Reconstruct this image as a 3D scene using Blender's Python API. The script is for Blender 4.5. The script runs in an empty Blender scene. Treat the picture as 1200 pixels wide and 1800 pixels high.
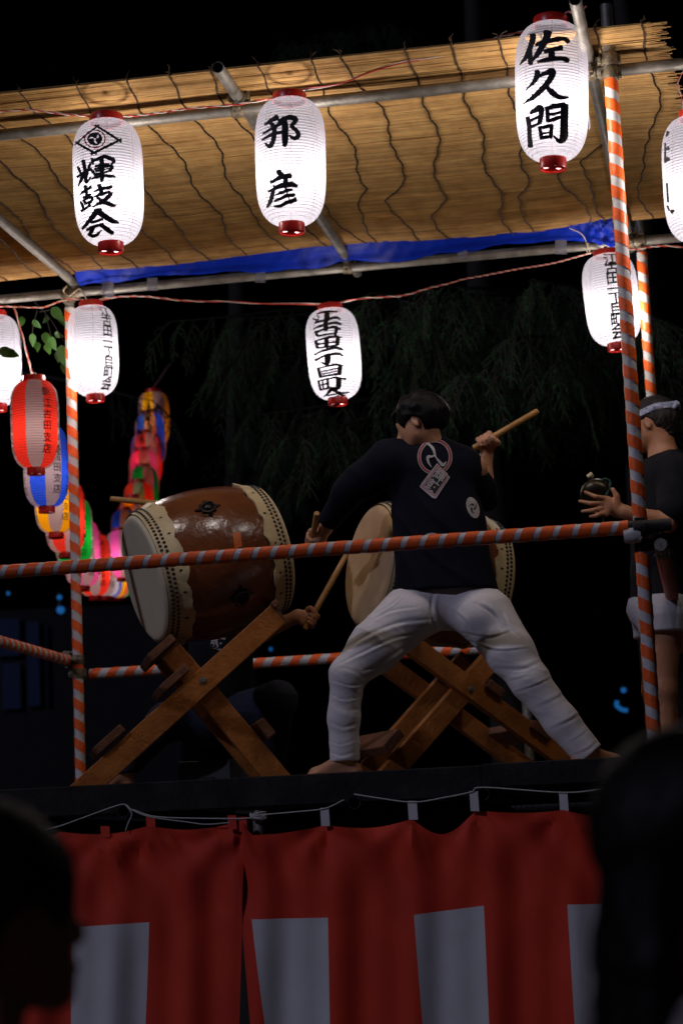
import bpy, bmesh, math, random
import numpy as np
from mathutils import Vector, Matrix
from mathutils.bvhtree import BVHTree

SC = bpy.context.scene
COL = SC.collection
random.seed(7)
rng = np.random.default_rng(11)
R_ = math.radians

# ------------------------------------------------------------------ camera
PITCH, ROLL, YAW = 0.1622, -0.0432, 0.1750      # look up, tilt, turn of the stage
FPX = 3830.0                                     # 50 mm lens on a 23.5 mm tall sensor, 1800 px
EYE = np.array([0, 0, 1.55])
_F = np.array([0, math.cos(PITCH), math.sin(PITCH)])
_U = np.array([0, -math.sin(PITCH), math.cos(PITCH)])
_X = np.array([1.0, 0, 0])
CR = math.cos(ROLL) * _X + math.sin(ROLL) * _U
CU = -math.sin(ROLL) * _X + math.cos(ROLL) * _U
cam_d = bpy.data.cameras.new('camera')
cam_d.sensor_fit = 'VERTICAL'
cam_d.sensor_height = 23.5
cam_d.lens = 50.0
cam_d.clip_end = 400
cam_d.dof.use_dof = True
cam_d.dof.focus_distance = 8.9
cam_d.dof.aperture_fstop = 2.0
cam = bpy.data.objects.new('camera', cam_d)
COL.objects.link(cam)
cam.matrix_world = Matrix(((CR[0], CU[0], -_F[0], EYE[0]), (CR[1], CU[1], -_F[1], EYE[1]),
                           (CR[2], CU[2], -_F[2], EYE[2]), (0, 0, 0, 1)))
SC.camera = cam

# ------------------------------------------------------------------ night sky, faint bluish street light, exposure
SUN_ELEV, SUN_AZ = R_(30), R_(-50)               # from the left, behind the camera
w = bpy.data.worlds.new('World')
SC.world = w
w.use_nodes = True
nt = w.node_tree
bg = nt.nodes['Background']
sky = nt.nodes.new('ShaderNodeTexSky')
sky.sky_type = 'NISHITA'
sky.sun_disc = False
sky.sun_elevation = R_(-6)
sky.sun_rotation = R_(180) - SUN_AZ
nt.links.new(sky.outputs[0], bg.inputs[0])
bg.inputs[1].default_value = 0.006
sun_d = bpy.data.lights.new('street_light', 'SUN')
sun_d.energy = 0.40
sun_d.angle = R_(1.5)
sun_d.color = (0.68, 0.70, 1.0)
sun = bpy.data.objects.new('street_light', sun_d)
COL.objects.link(sun)
_sd = Vector((math.sin(SUN_AZ) * math.cos(SUN_ELEV), -math.cos(SUN_AZ) * math.cos(SUN_ELEV), math.sin(SUN_ELEV)))
sun.rotation_euler = _sd.to_track_quat('Z', 'Y').to_euler()
SC.view_settings.view_transform = 'Standard'
SC.view_settings.look = 'None'
SC.view_settings.exposure = 0.3
SC.view_settings.gamma = 1.0
SC.view_settings.use_curve_mapping = False
SC.render.engine = 'CYCLES'
SC.cycles.use_denoising = True
SC.cycles.max_bounces = 6
SC.cycles.diffuse_bounces = 4
SC.cycles.transmission_bounces = 5
SC.cycles.sample_clamp_indirect = 4.0
BULB = 22.0                                      # watts of a white lantern's bulb
BULB_COL = (1.0, 0.90, 0.82)

# ------------------------------------------------------------------ stage frame of reference
E1 = np.array([math.cos(YAW), -math.sin(YAW), 0.0])     # along the front, to the right
E2 = np.array([math.sin(YAW), math.cos(YAW), 0.0])      # away from the camera
E3 = np.array([0, 0, 1.0])
FR = np.array([1.1462, 8.3, 0.0])                        # foot of the front right post
WID, DEP = 3.06, 2.604
Z_TOP, Z_MF, Z_MB, Z_FL = 4.66, 2.782, 2.617, 1.911
PIPE = 0.0243

def ray(u, v):
    return _F + CR * (u - 600) / FPX - CU * (v - 900) / FPX
def S(u, v, t):
    """the place that stands on the stage's depth plane t and is seen at (u, v)"""
    d = ray(u, v)
    return EYE + d * ((t - (EYE - FR) @ E2) / (d @ E2))
def PL(u, v, p0, n):
    d = ray(u, v)
    return EYE + d * (((p0 - EYE) @ n) / (d @ n))
def W(s, t, z):
    return FR + E1 * s + E2 * t + E3 * z
def loc(P):
    return ((P - FR) @ E1, (P - FR) @ E2, P[2])
def unit(v):
    v = np.asarray(v, float)
    return v / np.linalg.norm(v)

# ------------------------------------------------------------------ object helpers
def tag(o, label=None, cat=None, group=None, kind=None):
    if label: o['label'] = label
    if cat: o['category'] = cat
    if group: o['group'] = group
    if kind: o['kind'] = kind
    return o
def empty(name, at, label=None, cat=None, group=None, rot=None):
    o = bpy.data.objects.new(name, None)
    o.empty_display_size = 0.1
    COL.objects.link(o)
    M = Matrix.Translation(Vector(at))
    if rot is not None:
        M = M @ rot.to_4x4()
    o.matrix_world = M
    return tag(o, label, cat, group)
def frame(x, y, z):
    return Matrix(((x[0], y[0], z[0]), (x[1], y[1], z[1]), (x[2], y[2], z[2])))

class MB:
    def __init__(s):
        s.v = []; s.f = []; s.n = 0
    def add(s, V, F):
        V = np.asarray(V, float).reshape(-1, 3)
        s.v.append(V)
        o = s.n
        s.f.extend([tuple(i + o for i in f) for f in F])
        s.n += len(V)
        return s
    def box(s, c, ax, half, bev=0.0):
        """box with axes ax (3 unit vectors), half sizes; chamfered along the first axis"""
        c = np.asarray(c, float); a, b, d = [np.asarray(q, float) for q in ax]
        hx, hy, hz = half
        if bev <= 0:
            V = [c + a * i * hx + b * j * hy + d * k * hz for i in (-1, 1) for j in (-1, 1) for k in (-1, 1)]
            s.add(V, [(0, 1, 3, 2), (4, 6, 7, 5), (0, 4, 5, 1), (2, 3, 7, 6), (0, 2, 6, 4), (1, 5, 7, 3)])
            return s
        e = bev
        ring = [(-hy + e, -hz), (hy - e, -hz), (hy, -hz + e), (hy, hz - e), (hy - e, hz), (-hy + e, hz), (-hy, hz - e), (-hy, -hz + e)]
        V = []
        for x, k in ((-hx, 1), (-hx + e, 0), (hx - e, 0), (hx, 1)):
            for (y, z) in ring:
                f = 1 - (e * 0.8 / min(hy, hz)) * k
                V.append(c + a * x + b * y * f + d * z * f)
        F = []
        for r in range(3):
            for i in range(8):
                j = (i + 1) % 8
                F.append((r * 8 + i, (r + 1) * 8 + i, (r + 1) * 8 + j, r * 8 + j))
        F.append(tuple(range(8))); F.append(tuple(range(31, 23, -1)))
        s.add(V, F)
        return s
    def tube(s, pts, r, n=8, caps=True, squash=None):
        pts = np.asarray(pts, float)
        rr = np.broadcast_to(np.asarray(r, float), (len(pts),))
        T = np.gradient(pts, axis=0)
        T /= np.maximum(np.linalg.norm(T, axis=1), 1e-9)[:, None]
        ref = np.array([0, 0, 1.0]) if abs(T[0][2]) < 0.9 else np.array([1.0, 0, 0])
        a = unit(np.cross(T[0], ref))
        V = []
        ang = np.arange(n) * 2 * math.pi / n
        for i in range(len(pts)):
            a = a - T[i] * (a @ T[i]); a = unit(a)
            b = np.cross(T[i], a)
            V.append(pts[i] + rr[i] * (np.cos(ang)[:, None] * a + np.sin(ang)[:, None] * b))
        V = np.concatenate(V)
        F = []
        for i in range(len(pts) - 1):
            for k in range(n):
                k2 = (k + 1) % n
                F.append((i * n + k, i * n + k2, (i + 1) * n + k2, (i + 1) * n + k))
        if caps:
            F.append(tuple(range(n - 1, -1, -1)))
            F.append(tuple(range((len(pts) - 1) * n, len(pts) * n)))
        s.add(V, F)
        return s
    def lathe(s, prof, n=32, c=(0, 0, 0), ax=None, a0=0, a1=2 * math.pi):
        """prof: (r, h) pairs; axis z of frame ax"""
        full = abs(a1 - a0 - 2 * math.pi) < 1e-6
        ax = ax or (np.array([1.0, 0, 0]), np.array([0, 1.0, 0]), np.array([0, 0, 1.0]))
        m = n if full else n + 1
        th = a0 + (a1 - a0) * np.arange(m) / n
        c = np.asarray(c, float)
        V = []
        for (r, h) in prof:
            V.append(c + ax[2] * h + r * (np.cos(th)[:, None] * ax[0] + np.sin(th)[:, None] * ax[1]))
        F = []
        for i in range(len(prof) - 1):
            for k in range(n):
                k2 = (k + 1) % m
                F.append((i * m + k, i * m + k2, (i + 1) * m + k2, (i + 1) * m + k))
        s.add(np.concatenate(V), F)
        return s
    def build(s, name, mat, parent=None, smooth=True, world=True, kind=None, label=None):
        me = bpy.data.meshes.new(name)
        V = np.concatenate(s.v) if s.v else np.zeros((0, 3))
        me.from_pydata(V.tolist(), [], s.f)
        return link(name, me, mat, parent, smooth, world, kind, label)

def link(name, me, mat, parent=None, smooth=True, world=True, kind=None, label=None):
    me.validate()
    if smooth:
        me.polygons.foreach_set('use_smooth', np.ones(len(me.polygons), bool))
    me.update()
    if mat is not None and not me.materials:
        me.materials.append(mat)
    o = bpy.data.objects.new(name, me)
    COL.objects.link(o)
    if parent is not None:
        o.parent = parent
        if world:
            o.matrix_parent_inverse = world_of(parent).inverted()
    if kind: o['kind'] = kind
    if label: o['label'] = label
    if smooth:
        me.set_sharp_from_angle(angle=R_(40))
    return o
def world_of(o):
    M = o.matrix_basis.copy()
    p = o.parent
    if p is not None:
        M = world_of(p) @ o.matrix_parent_inverse @ M
    return M

def catmull(P, n=8):
    P = np.asarray(P, float)
    if len(P) == 2:
        return np.array([P[0] + (P[1] - P[0]) * i / n for i in range(n + 1)])
    Q = np.vstack([2 * P[0] - P[1], P, 2 * P[-1] - P[-2]])
    out = []
    for i in range(1, len(Q) - 2):
        for k in range(n):
            t = k / n
            a, b, c, d = Q[i - 1], Q[i], Q[i + 1], Q[i + 2]
            out.append(0.5 * ((2 * b) + (-a + c) * t + (2 * a - 5 * b + 4 * c - d) * t * t + (-a + 3 * b - 3 * c + d) * t ** 3))
    out.append(P[-1])
    return np.array(out)

# ------------------------------------------------------------------ materials
def nodes(m):
    m.use_nodes = True
    t = m.node_tree
    return t, t.nodes, t.links
def N(t, typ, **kw):
    n = t.nodes.new(typ)
    for k, v in kw.items():
        if k in ('operation', 'blend_type', 'data_type', 'noise_dimensions', 'wave_type', 'bands_direction', 'feature', 'mode'):
            setattr(n, k, v)
        else:
            n.inputs[k].default_value = v
    return n
def mat(name, c1, c2=None, scale=6, rough=0.6, bump=0.0, bscale=60, metal=0.0, stretch=(1, 1, 1), spec=0.5,
        detail=5, sheen=0.0, island=0.0, coat=0.0, rough2=None):
    m = bpy.data.materials.new(name)
    t, ns, ln = nodes(m)
    p = ns['Principled BSDF']
    p.inputs['Roughness'].default_value = rough
    p.inputs['Metallic'].default_value = metal
    p.inputs['Specular IOR Level'].default_value = spec
    p.inputs['Sheen Weight'].default_value = sheen
    p.inputs['Coat Weight'].default_value = coat
    p.inputs['Coat Roughness'].default_value = 0.2
    tc = N(t, 'ShaderNodeTexCoord')
    mp = N(t, 'ShaderNodeMapping')
    mp.inputs['Scale'].default_value = stretch
    ln.new(tc.outputs['Object'], mp.inputs[0])
    c2 = c2 or tuple(x * 0.72 for x in c1)
    nz = N(t, 'ShaderNodeTexNoise', Scale=scale, Detail=detail, Roughness=0.6)
    ln.new(mp.outputs[0], nz.inputs['Vector'])
    rp = ns.new('ShaderNodeValToRGB')
    rp.color_ramp.elements[0].position = 0.33
    rp.color_ramp.elements[1].position = 0.67
    rp.color_ramp.elements[0].color = (*c2, 1)
    rp.color_ramp.elements[1].color = (*c1, 1)
    ln.new(nz.outputs['Fac'], rp.inputs[0])
    col = rp.outputs[0]
    if island > 0:
        g = N(t, 'ShaderNodeNewGeometry')
        mr = N(t, 'ShaderNodeMapRange')
        mr.inputs['To Min'].default_value = 1 - island
        mr.inputs['To Max'].default_value = 1 + island * 0.55
        ln.new(g.outputs['Random Per Island'], mr.inputs[0])
        mx = N(t, 'ShaderNodeVectorMath', operation='SCALE')
        ln.new(col, mx.inputs[0]); ln.new(mr.outputs[0], mx.inputs['Scale'])
        col = mx.outputs[0]
    ln.new(col, p.inputs['Base Color'])
    if rough2 is not None:
        mr2 = N(t, 'ShaderNodeMapRange')
        mr2.inputs['To Min'].default_value = rough
        mr2.inputs['To Max'].default_value = rough2
        ln.new(nz.outputs['Fac'], mr2.inputs[0])
        ln.new(mr2.outputs[0], p.inputs['Roughness'])
    if bump > 0:
        n2 = N(t, 'ShaderNodeTexNoise', Scale=bscale, Detail=4)
        ln.new(mp.outputs[0], n2.inputs['Vector'])
        b = N(t, 'ShaderNodeBump', Strength=bump, Distance=0.01)
        ln.new(n2.outputs['Fac'], b.inputs['Height'])
        ln.new(b.outputs[0], p.inputs['Normal'])
    return m

M = {}
M['galv'] = mat('galvanised_pipe', (0.30, 0.28, 0.25), (0.17, 0.155, 0.13), 14, 0.42, 0.25, 90, metal=0.55, rough2=0.7)
M['rust'] = mat('rusty_clamp', (0.24, 0.20, 0.13), (0.10, 0.075, 0.05), 30, 0.5, 0.4, 120, metal=0.5)
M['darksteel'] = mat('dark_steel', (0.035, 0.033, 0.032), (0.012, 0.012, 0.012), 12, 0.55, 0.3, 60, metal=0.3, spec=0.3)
M['orange'] = mat('orange_tape', (0.90, 0.14, 0.02), (0.80, 0.105, 0.015), 9, 0.42, 0.25, 40, spec=0.4)
M['white_tape'] = mat('white_wrap', (0.60, 0.58, 0.58), (0.49, 0.47, 0.47), 9, 0.5, 0.25, 40)
M['reed'] = mat('dry_reed', (0.64, 0.385, 0.13), (0.45, 0.235, 0.065), 5, 0.62, 0.3, 200, stretch=(2, 2, 2), island=0.36)
M['twine'] = mat('palm_twine', (0.085, 0.045, 0.020), (0.035, 0.018, 0.009), 60, 0.9, 0.6, 300)
M['strawcord'] = mat('pale_string', (0.55, 0.45, 0.30), None, 60, 0.8)
M['tarp'] = mat('blue_tarp', (0.002, 0.022, 0.36), (0.002, 0.016, 0.27), 8, 0.5, 0.35, 30, spec=0.14)
M['cleartape'] = mat('clear_tape', (0.30, 0.30, 0.36), None, 20, 0.25)
M['cleartape'].node_tree.nodes['Principled BSDF'].inputs['Alpha'].default_value = 0.45
M['redcap'] = mat('red_plastic', (0.62, 0.022, 0.016), (0.52, 0.016, 0.012), 10, 0.32)
M['blackpl'] = mat('black_plastic', (0.012, 0.012, 0.012), None, 10, 0.4)
M['ink'] = mat('black_ink', (0.012, 0.010, 0.014), None, 10, 0.7)
M['redink'] = mat('red_ink', (0.75, 0.02, 0.05), None, 10, 0.7)
M['redwire'] = mat('red_wire', (0.62, 0.06, 0.045), None, 30, 0.4)
M['whitewire'] = mat('white_wire', (0.72, 0.62, 0.55), None, 30, 0.4)
M['hide'] = mat('drum_hide', (0.66, 0.53, 0.30), (0.55, 0.42, 0.22), 9, 0.5, 0.25, 30)
M['skin_head'] = mat('drum_skin', (0.74, 0.66, 0.46), (0.67, 0.58, 0.39), 4, 0.5, 0.08, 40)
M['skin_head2'] = mat('worn_drum_skin', (0.66, 0.47, 0.25), (0.46, 0.27, 0.12), 3.2, 0.5, 0.08, 40)
M['lacquer'] = mat('brown_lacquer', (0.18, 0.052, 0.016), (0.10, 0.028, 0.010), 3.5, 0.24, 0.42, 26, spec=0.5, coat=0.4, detail=8)
M['patch'] = mat('bare_wood_patch', (0.60, 0.11, 0.006), None, 20, 0.4)
M['iron'] = mat('black_iron', (0.012, 0.011, 0.010), None, 30, 0.32, 0.3, 80, metal=0.4)
M['tack'] = mat('black_tack', (0.012, 0.012, 0.014), None, 20, 0.28, spec=0.6)
M['wood'] = mat('stained_timber', (0.50, 0.175, 0.032), (0.29, 0.088, 0.016), 5, 0.48, 0.35, 30, stretch=(2, 2, 2), detail=8)
M['wood_end'] = mat('dark_timber_end', (0.20, 0.075, 0.03), (0.12, 0.04, 0.015), 20, 0.7, 0.4, 80)
M['stick'] = mat('oak_stick', (0.52, 0.28, 0.085), (0.42, 0.20, 0.055), 10, 0.45, 0.1, 60)
M['skin'] = mat('skin', (0.58, 0.29, 0.16), (0.50, 0.235, 0.125), 9, 0.5, 0.12, 120)
M['skin2'] = mat('tanned_skin', (0.52, 0.24, 0.12), (0.43, 0.185, 0.09), 9, 0.5, 0.12, 120)
M['hair'] = mat('black_hair', (0.006, 0.005, 0.005), (0.003, 0.003, 0.003), 40, 0.5, 0.35, 160, stretch=(1, 1, 0.25), spec=0.13)
M['hair2'] = mat('greying_hair', (0.045, 0.037, 0.033), (0.010, 0.008, 0.007), 90, 0.55, 0.5, 190, stretch=(1, 1, 0.2), spec=0.25)
M['navy'] = mat('navy_cotton', (0.007, 0.008, 0.016), (0.005, 0.006, 0.011), 8, 0.9, 0.15, 260, spec=0.12)
M['black_cloth'] = mat('black_cotton', (0.016, 0.016, 0.019), (0.008, 0.008, 0.010), 8, 0.9, 0.15, 260, spec=0.12)
M['jeans'] = mat('dark_denim', (0.012, 0.018, 0.040), (0.008, 0.011, 0.024), 10, 0.85, 0.3, 260)
M['white_pants'] = mat('white_cotton', (0.74, 0.70, 0.70), (0.66, 0.62, 0.62), 5, 0.85, 0.10, 60, stretch=(1, 1, 2.5))
M['shorts'] = mat('white_shorts_cotton', (0.46, 0.45, 0.48), (0.38, 0.37, 0.40), 5, 0.85, 0.10, 60)
M['print_white'] = mat('white_print', (0.52, 0.47, 0.47), None, 30, 0.8)
M['print_red'] = mat('red_print', (0.45, 0.05, 0.05), None, 30, 0.8)
M['print_black'] = mat('black_print', (0.010, 0.010, 0.012), None, 30, 0.8)
M['band'] = mat('patterned_headband', (0.60, 0.60, 0.68), (0.16, 0.20, 0.36), 75, 0.85, 0.4, 120)
M['bronze'] = mat('bronze', (0.060, 0.050, 0.030), (0.030, 0.024, 0.016), 18, 0.36, 0.15, 40, metal=0.85)
M['green_cord'] = mat('green_cord', (0.01, 0.05, 0.035), None, 60, 0.8)
M['curtain_red'] = mat('red_curtain', (0.68, 0.034, 0.005), (0.58, 0.024, 0.004), 4, 0.75, 0.10, 300, sheen=0.1)
M['curtain_white'] = mat('white_curtain', (0.62, 0.60, 0.60), (0.54, 0.52, 0.52), 4, 0.8, 0.10, 300)
M['rope'] = mat('white_rope', (0.60, 0.58, 0.55), None, 60, 0.8)
M['plank'] = mat('deck_plank', (0.11, 0.085, 0.06), (0.06, 0.045, 0.03), 6, 0.7, 0.4, 50)
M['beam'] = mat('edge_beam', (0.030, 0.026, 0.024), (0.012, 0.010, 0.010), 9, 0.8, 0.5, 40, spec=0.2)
M['earth'] = mat('packed_earth', (0.09, 0.07, 0.05), (0.055, 0.042, 0.03), 3, 0.95, 0.5, 20)
M['needle'] = mat('cedar_needle', (0.030, 0.12, 0.036), (0.010, 0.048, 0.016), 3, 0.7, spec=0.15, island=0.4)
M['bark'] = mat('bark', (0.018, 0.013, 0.010), (0.009, 0.007, 0.005), 14, 0.9, 0.8, 30)
M['leaf'] = mat('green_leaf', (0.05, 0.15, 0.022), (0.035, 0.105, 0.016), 14, 0.5)
M['greybox'] = mat('grey_box', (0.045, 0.05, 0.055), None, 10, 0.6)
M['far_wall'] = mat('far_wall', (0.006, 0.006, 0.010), None, 3, 0.9)
M['shirt_stripe'] = mat('pale_shirt', (0.42, 0.34, 0.34), (0.12, 0.10, 0.11), 3.5, 0.85, 0.2, 100, stretch=(0.4, 0.4, 6))
M['dull_red'] = mat('dark_red_cotton', (0.075, 0.016, 0.012), None, 8, 0.9)

def glow(name, col, strength):
    m = bpy.data.materials.new(name)
    t, ns, ln = nodes(m)
    p = ns['Principled BSDF']
    p.inputs['Base Color'].default_value = (*[c * 0.3 for c in col], 1)
    p.inputs['Emission Color'].default_value = (*col, 1)
    p.inputs['Emission Strength'].default_value = strength
    return m
M['blue_glow'] = glow('blue_lamp_glow', (0.02, 0.20, 0.62), 0.34)
M['blue_window'] = glow('dim_blue_window', (0.01, 0.035, 0.16), 0.012)

def paper(name, tint, stripe=None, phase=0.0, glue=0.16, scatter=0.037, back=0.12, clear=0.36):
    """thin lantern vinyl lit from inside: light passes through; gores by angle round the axis"""
    m = bpy.data.materials.new(name)
    t, ns, ln = nodes(m)
    ns.remove(ns['Principled BSDF'])
    out = ns['Material Output']
    tc = N(t, 'ShaderNodeTexCoord')
    sx = N(t, 'ShaderNodeSeparateXYZ')
    ln.new(tc.outputs['Object'], sx.inputs[0])
    at = N(t, 'ShaderNodeMath', operation='ARCTAN2')
    ln.new(sx.outputs[1], at.inputs[0]); ln.new(sx.outputs[0], at.inputs[1])
    ad = N(t, 'ShaderNodeMath', operation='ADD'); ad.inputs[1].default_value = phase + 8 * math.pi
    ln.new(at.outputs[0], ad.inputs[0])
    dv = N(t, 'ShaderNodeMath', operation='DIVIDE'); dv.inputs[1].default_value = math.pi / 4
    ln.new(ad.outputs[0], dv.inputs[0])
    fr = N(t, 'ShaderNodeMath', operation='FRACT'); ln.new(dv.outputs[0], fr.inputs[0])
    seam = N(t, 'ShaderNodeMath', operation='LESS_THAN'); seam.inputs[1].default_value = 0.085
    ln.new(fr.outputs[0], seam.inputs[0])
    if stripe:
        hf = N(t, 'ShaderNodeMath', operation='MULTIPLY'); hf.inputs[1].default_value = 0.5
        ln.new(dv.outputs[0], hf.inputs[0])
        f2 = N(t, 'ShaderNodeMath', operation='FRACT'); ln.new(hf.outputs[0], f2.inputs[0])
        gt = N(t, 'ShaderNodeMath', operation='GREATER_THAN'); gt.inputs[1].default_value = 0.5
        ln.new(f2.outputs[0], gt.inputs[0])
        cm = N(t, 'ShaderNodeMix', data_type='RGBA')
        cm.inputs[6].default_value = (*tint, 1); cm.inputs[7].default_value = (*stripe, 1)
        ln.new(gt.outputs[0], cm.inputs[0])
        col = cm.outputs[2]
    else:
        rgb = N(t, 'ShaderNodeRGB'); rgb.outputs[0].default_value = (*tint, 1)
        col = rgb.outputs[0]
    dk = N(t, 'ShaderNodeMix', data_type='RGBA', blend_type='MULTIPLY')
    dk.inputs[7].default_value = (1 - glue, 1 - glue * 1.15, 1 - glue * 1.3, 1)
    ln.new(seam.outputs[0], dk.inputs[0]); ln.new(col, dk.inputs[6])
    # sheer vinyl: part of the light is scattered, part goes straight through
    def scaled(src, k):
        v = N(t, 'ShaderNodeVectorMath', operation='SCALE'); v.inputs['Scale'].default_value = k
        ln.new(src, v.inputs[0])
        return v.outputs[0]
    tr = N(t, 'ShaderNodeBsdfTranslucent'); ln.new(scaled(dk.outputs[2], scatter), tr.inputs[0])
    df = N(t, 'ShaderNodeBsdfDiffuse'); ln.new(scaled(dk.outputs[2], back), df.inputs[0])
    tp = N(t, 'ShaderNodeBsdfTransparent')
    if stripe: ln.new(scaled(dk.outputs[2], clear), tp.inputs[0])
    else: tp.inputs[0].default_value = (clear, clear, clear, 1)
    a1, a2 = N(t, 'ShaderNodeAddShader'), N(t, 'ShaderNodeAddShader')
    ln.new(tr.outputs[0], a1.inputs[0]); ln.new(df.outputs[0], a1.inputs[1])
    ln.new(a1.outputs[0], a2.inputs[0]); ln.new(tp.outputs[0], a2.inputs[1])
    ln.new(a2.outputs[0], out.inputs[0])
    return m
M['paper'] = paper('white_lantern_vinyl', (0.77, 0.78, 0.91))
M['rib'] = mat('lantern_wire', (0.22, 0.18, 0.22), None, 10, 0.6)

# ------------------------------------------------------------------ signed-distance modelling for bodies and cloth
from mathutils import noise
class Field:
    def __init__(s, lo, hi, h):
        s.h = h
        s.lo = np.asarray(lo, float)
        s.n = np.ceil((np.asarray(hi, float) - s.lo) / h).astype(int) + 1
        s.D = np.full(tuple(s.n), 0.5, np.float32)
    def _sub(s, lo, hi):
        a = np.clip(np.floor((np.asarray(lo) - s.lo) / s.h).astype(int), 0, s.n - 1)
        b = np.clip(np.ceil((np.asarray(hi) - s.lo) / s.h).astype(int) + 1, 1, s.n)
        sl = tuple(slice(i, j) for i, j in zip(a, b))
        ax = [(s.lo[i] + s.h * np.arange(a[i], b[i])).astype(np.float32) for i in range(3)]
        return sl, ax[0][:, None, None], ax[1][None, :, None], ax[2][None, None, :]
    def _mix(s, sl, d, k, cut=False):
        D = s.D[sl]
        if cut:
            d = -d
            if k > 0:
                m = np.maximum(k - np.abs(D - d), 0) / k
                s.D[sl] = np.maximum(D, d) + m * m * k * 0.25
            else:
                s.D[sl] = np.maximum(D, d)
            return
        if k > 0:
            m = np.maximum(k - np.abs(D - d), 0) / k
            s.D[sl] = np.minimum(D, d) - m * m * k * 0.25
        else:
            s.D[sl] = np.minimum(D, d)
    def cone(s, a, b, ra, rb, k=0.02, flat=None, f=1.0, cut=False):
        """tapered limb from a to b; flat: direction in which it is thinner by the factor f"""
        a = np.asarray(a, float); b = np.asarray(b, float)
        r = max(ra, rb) + k + 2 * s.h
        sl, x, y, z = s._sub(np.minimum(a, b) - r, np.maximum(a, b) + r)
        if 0 in s.D[sl].shape: return s
        ba = b - a
        L = max(ba @ ba, 1e-9)
        px, py, pz = x - a[0], y - a[1], z - a[2]
        t = np.clip((px * ba[0] + py * ba[1] + pz * ba[2]) / L, 0, 1)
        wx, wy, wz = px - t * ba[0], py - t * ba[1], pz - t * ba[2]
        if flat is not None:
            n = unit(flat)
            e = (wx * n[0] + wy * n[1] + wz * n[2]) * (f - 1)
            wx, wy, wz = wx + e * n[0], wy + e * n[1], wz + e * n[2]
        d = np.sqrt(wx * wx + wy * wy + wz * wz) - (ra + (rb - ra) * t)
        s._mix(sl, d.astype(np.float32), k, cut)
        return s
    def ell(s, c, ax, r, k=0.02, cut=False):
        c = np.asarray(c, float)
        m = max(r) + k + 2 * s.h
        sl, x, y, z = s._sub(c - m, c + m)
        if 0 in s.D[sl].shape: return s
        px, py, pz = x - c[0], y - c[1], z - c[2]
        q = 0; g = 0
        for a, ri in zip(ax, r):
            e = (px * a[0] + py * a[1] + pz * a[2])
            q = q + (e / ri) ** 2
            g = g + (e / (ri * ri)) ** 2
        q = np.sqrt(q)
        d = q * (q - 1) / np.maximum(np.sqrt(g), 1e-6)
        s._mix(sl, d.astype(np.float32), k, cut)
        return s
    def plane(s, p, n, lo=None, hi=None):
        """keep the side against n"""
        p = np.asarray(p, float); n = unit(n)
        sl, x, y, z = s._sub(s.lo if lo is None else lo, s.lo + s.n * s.h if hi is None else hi)
        d = ((x - p[0]) * n[0] + (y - p[1]) * n[1] + (z - p[2]) * n[2]).astype(np.float32)
        s.D[sl] = np.maximum(s.D[sl], d)
        return s
    def mesh(s, name, fold=None):
        D, h, lo = s.D, s.h, s.lo
        D = np.pad(D, 1, constant_values=0.5)
        lo = lo - h
        I = D < 0
        nx, ny, nz = D.shape
        cnt = np.zeros((nx - 1, ny - 1, nz - 1), np.int8)
        for i in (0, 1):
            for j in (0, 1):
                for k in (0, 1):
                    cnt += I[i:nx - 1 + i, j:ny - 1 + j, k:nz - 1 + k]
        cells = np.argwhere((cnt > 0) & (cnt < 8))
        idx = np.full(cnt.shape, -1, np.int32)
        idx[tuple(cells.T)] = np.arange(len(cells))
        acc = np.zeros((len(cells), 3)); num = np.zeros(len(cells))
        C = [(i, j, k) for i in (0, 1) for j in (0, 1) for k in (0, 1)]
        val = {c: D[cells[:, 0] + c[0], cells[:, 1] + c[1], cells[:, 2] + c[2]].astype(float) for c in C}
        for c in C:
            for a in range(3):
                if c[a] == 0:
                    e = tuple(1 if q == a else c[q] for q in range(3))
                    d0, d1 = val[c], val[e]
                    m = (d0 < 0) != (d1 < 0)
                    t = np.where(m, d0 / np.where(m, d0 - d1, 1), 0)
                    p = np.array(c, float)[None] + np.eye(3)[a][None] * t[:, None]
                    acc += p * m[:, None]; num += m
        V = lo + h * (cells + acc / num[:, None])
        faces = []
        for a in range(3):
            b, c = (a + 1) % 3, (a + 2) % 3
            s0 = [slice(None)] * 3; s1 = [slice(None)] * 3
            s0[a] = slice(0, -1); s1[a] = slice(1, None)
            A, B = I[tuple(s0)], I[tuple(s1)]
            ed = np.argwhere(A != B)
            ins = A[tuple(ed.T)]
            def cell(db, dc):
                q = ed.copy(); q[:, b] += db; q[:, c] += dc
                return idx[tuple(q.T)]
            f = np.stack([cell(-1, -1), cell(0, -1), cell(0, 0), cell(-1, 0)], 1)
            f[~ins] = f[~ins][:, ::-1]
            faces.append(f)
        Fc = np.concatenate(faces)
        if fold is not None:
            g = np.zeros_like(V)
            ci = cells
            for a in range(3):
                for c in C:
                    g[:, a] += val[c] * (1 if c[a] else -1)
            g /= np.maximum(np.linalg.norm(g, axis=1), 1e-9)[:, None]
            V = V + g * fold(V)[:, None]
        me = bpy.data.meshes.new(name)
        me.vertices.add(len(V)); me.vertices.foreach_set('co', V.astype(np.float32).ravel())
        me.loops.add(len(Fc) * 4); me.loops.foreach_set('vertex_index', Fc.astype(np.int32).ravel())
        me.polygons.add(len(Fc))
        me.polygons.foreach_set('loop_start', np.arange(0, len(Fc) * 4, 4, dtype=np.int32))
        me.update(calc_edges=True)
        return me
    def build(s, name, m, parent, fold=None, label=None):
        me = s.mesh(name, fold)
        me.materials.append(m)
        me.validate()
        me.polygons.foreach_set('use_smooth', np.ones(len(me.polygons), bool))
        me.update()
        o = bpy.data.objects.new(name, me)
        COL.objects.link(o)
        o.parent = parent
        o.matrix_parent_inverse = world_of(parent).inverted()
        if label: o['label'] = label
        return o

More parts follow.
